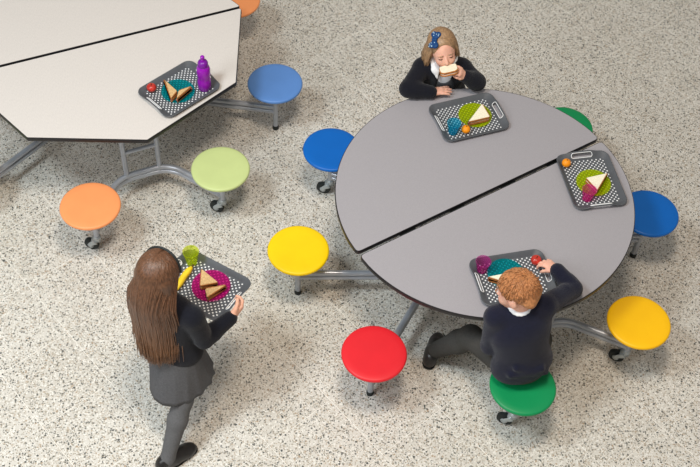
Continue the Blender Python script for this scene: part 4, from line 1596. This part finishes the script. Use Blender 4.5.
    # spotted bow clip
    bc = T((0.042, 0.020, 0.096))
    X, Z = unit(HR @ V3((0.45, 0.75, 0.0)) * 1.0), HR[:, 2]
    up_ = unit(HR @ V3((0.40, 0.35, 0.85)))
    d1 = unit(np.cross(up_, HR[:, 0]))
    d1 = unit(V3(at(436, 31, 1.09)) - V3(at(431, 47, 1.05)))
    d1 = unit(d1 - up_ * (d1 @ up_))
    d2 = np.cross(up_, d1)
    bw = []
    for sx in (-1, 1):
        bw += [rc(bc, bc + d1 * sx * 0.030 + d2 * 0.012, 0.008, 0.017, 0.004, (up_, 0.6)), rc(bc, bc + d1 * sx * 0.030 - d2 * 0.012, 0.008, 0.017, 0.004, (up_, 0.6))]
    bow = mesh_obj('hair_bow', sdf_mesh('hair_bow', bw, 0.003), 'bow', b)
    mesh_obj('knot', sdf_mesh('knot', [rc(bc - d2 * 0.008 + up_ * 0.004, bc + d2 * 0.008 + up_ * 0.004, 0.009, 0.009, 0.004)], 0.003), 'bow', bow)
    dm = []
    for k_ in range(14):
        sx = -1 if k_ % 2 else 1
        p = bc + d1 * sx * rng.uniform(0.016, 0.042) + d2 * rng.uniform(-0.022, 0.022) + up_ * 0.009
        dm.append(tube_geo([Vector(p - up_ * 0.003), Vector(p + up_ * 0.0015)], 0.0026, 6))
    tag(mesh_obj('bow_dots', pyd('bow_dots', *join_geo(dm)), 'bow_dot', bow), kind='stuff')
    # sandwich held at the mouth
    t = empty('sandwich', tuple(sand_c))
    ex, ey = unit(HR @ V3((1, 0.0, 0.0))), unit(HR @ V3((0, 0.97, 0.10)))
    ez = np.cross(ex, ey)
    outline = round_poly([(-0.046, -0.030), (0.046, -0.030), (0.046, 0.022), (0.030, 0.034), (-0.030, 0.034), (-0.046, 0.022)], 0.012, 4)
    for nm, z0, z1, ins, m in (('bread_slice', -0.014, -0.003, 0, 'white_bread'), ('filling', -0.003, 0.003, 0.002, 'filling'), ('bread_slice', 0.003, 0.014, 0, 'white_bread')):
        pts = inset_loop(outline, ins)
        p2 = inset_loop(pts, 0.002)
        W = lambda x, y, z: tuple(ex * x + ey * y + ez * z)
        so = mesh_obj(nm, loops_mesh(nm, [[W(x, y, z0) for x, y in p2], [W(x, y, z0 + 0.002) for x, y in pts], [W(x, y, z1 - 0.002) for x, y in pts], [W(x, y, z1) for x, y in p2]]), m, t, smooth=False)
        if nm == 'bread_slice':
            zz = (z0 + z1) / 2
            pth = [Vector(W(x, y, zz)) for x, y in inset_loop(outline, -0.0005) if y > -0.02]
            mesh_obj('crust', pyd('crust', *tube_geo(pth, 0.0048, 6)), 'crust', so)
    tag(t, 'white bread sandwich held to the mouth of the eating girl', 'sandwich')


standing_girl()
boy()
eating_girl()
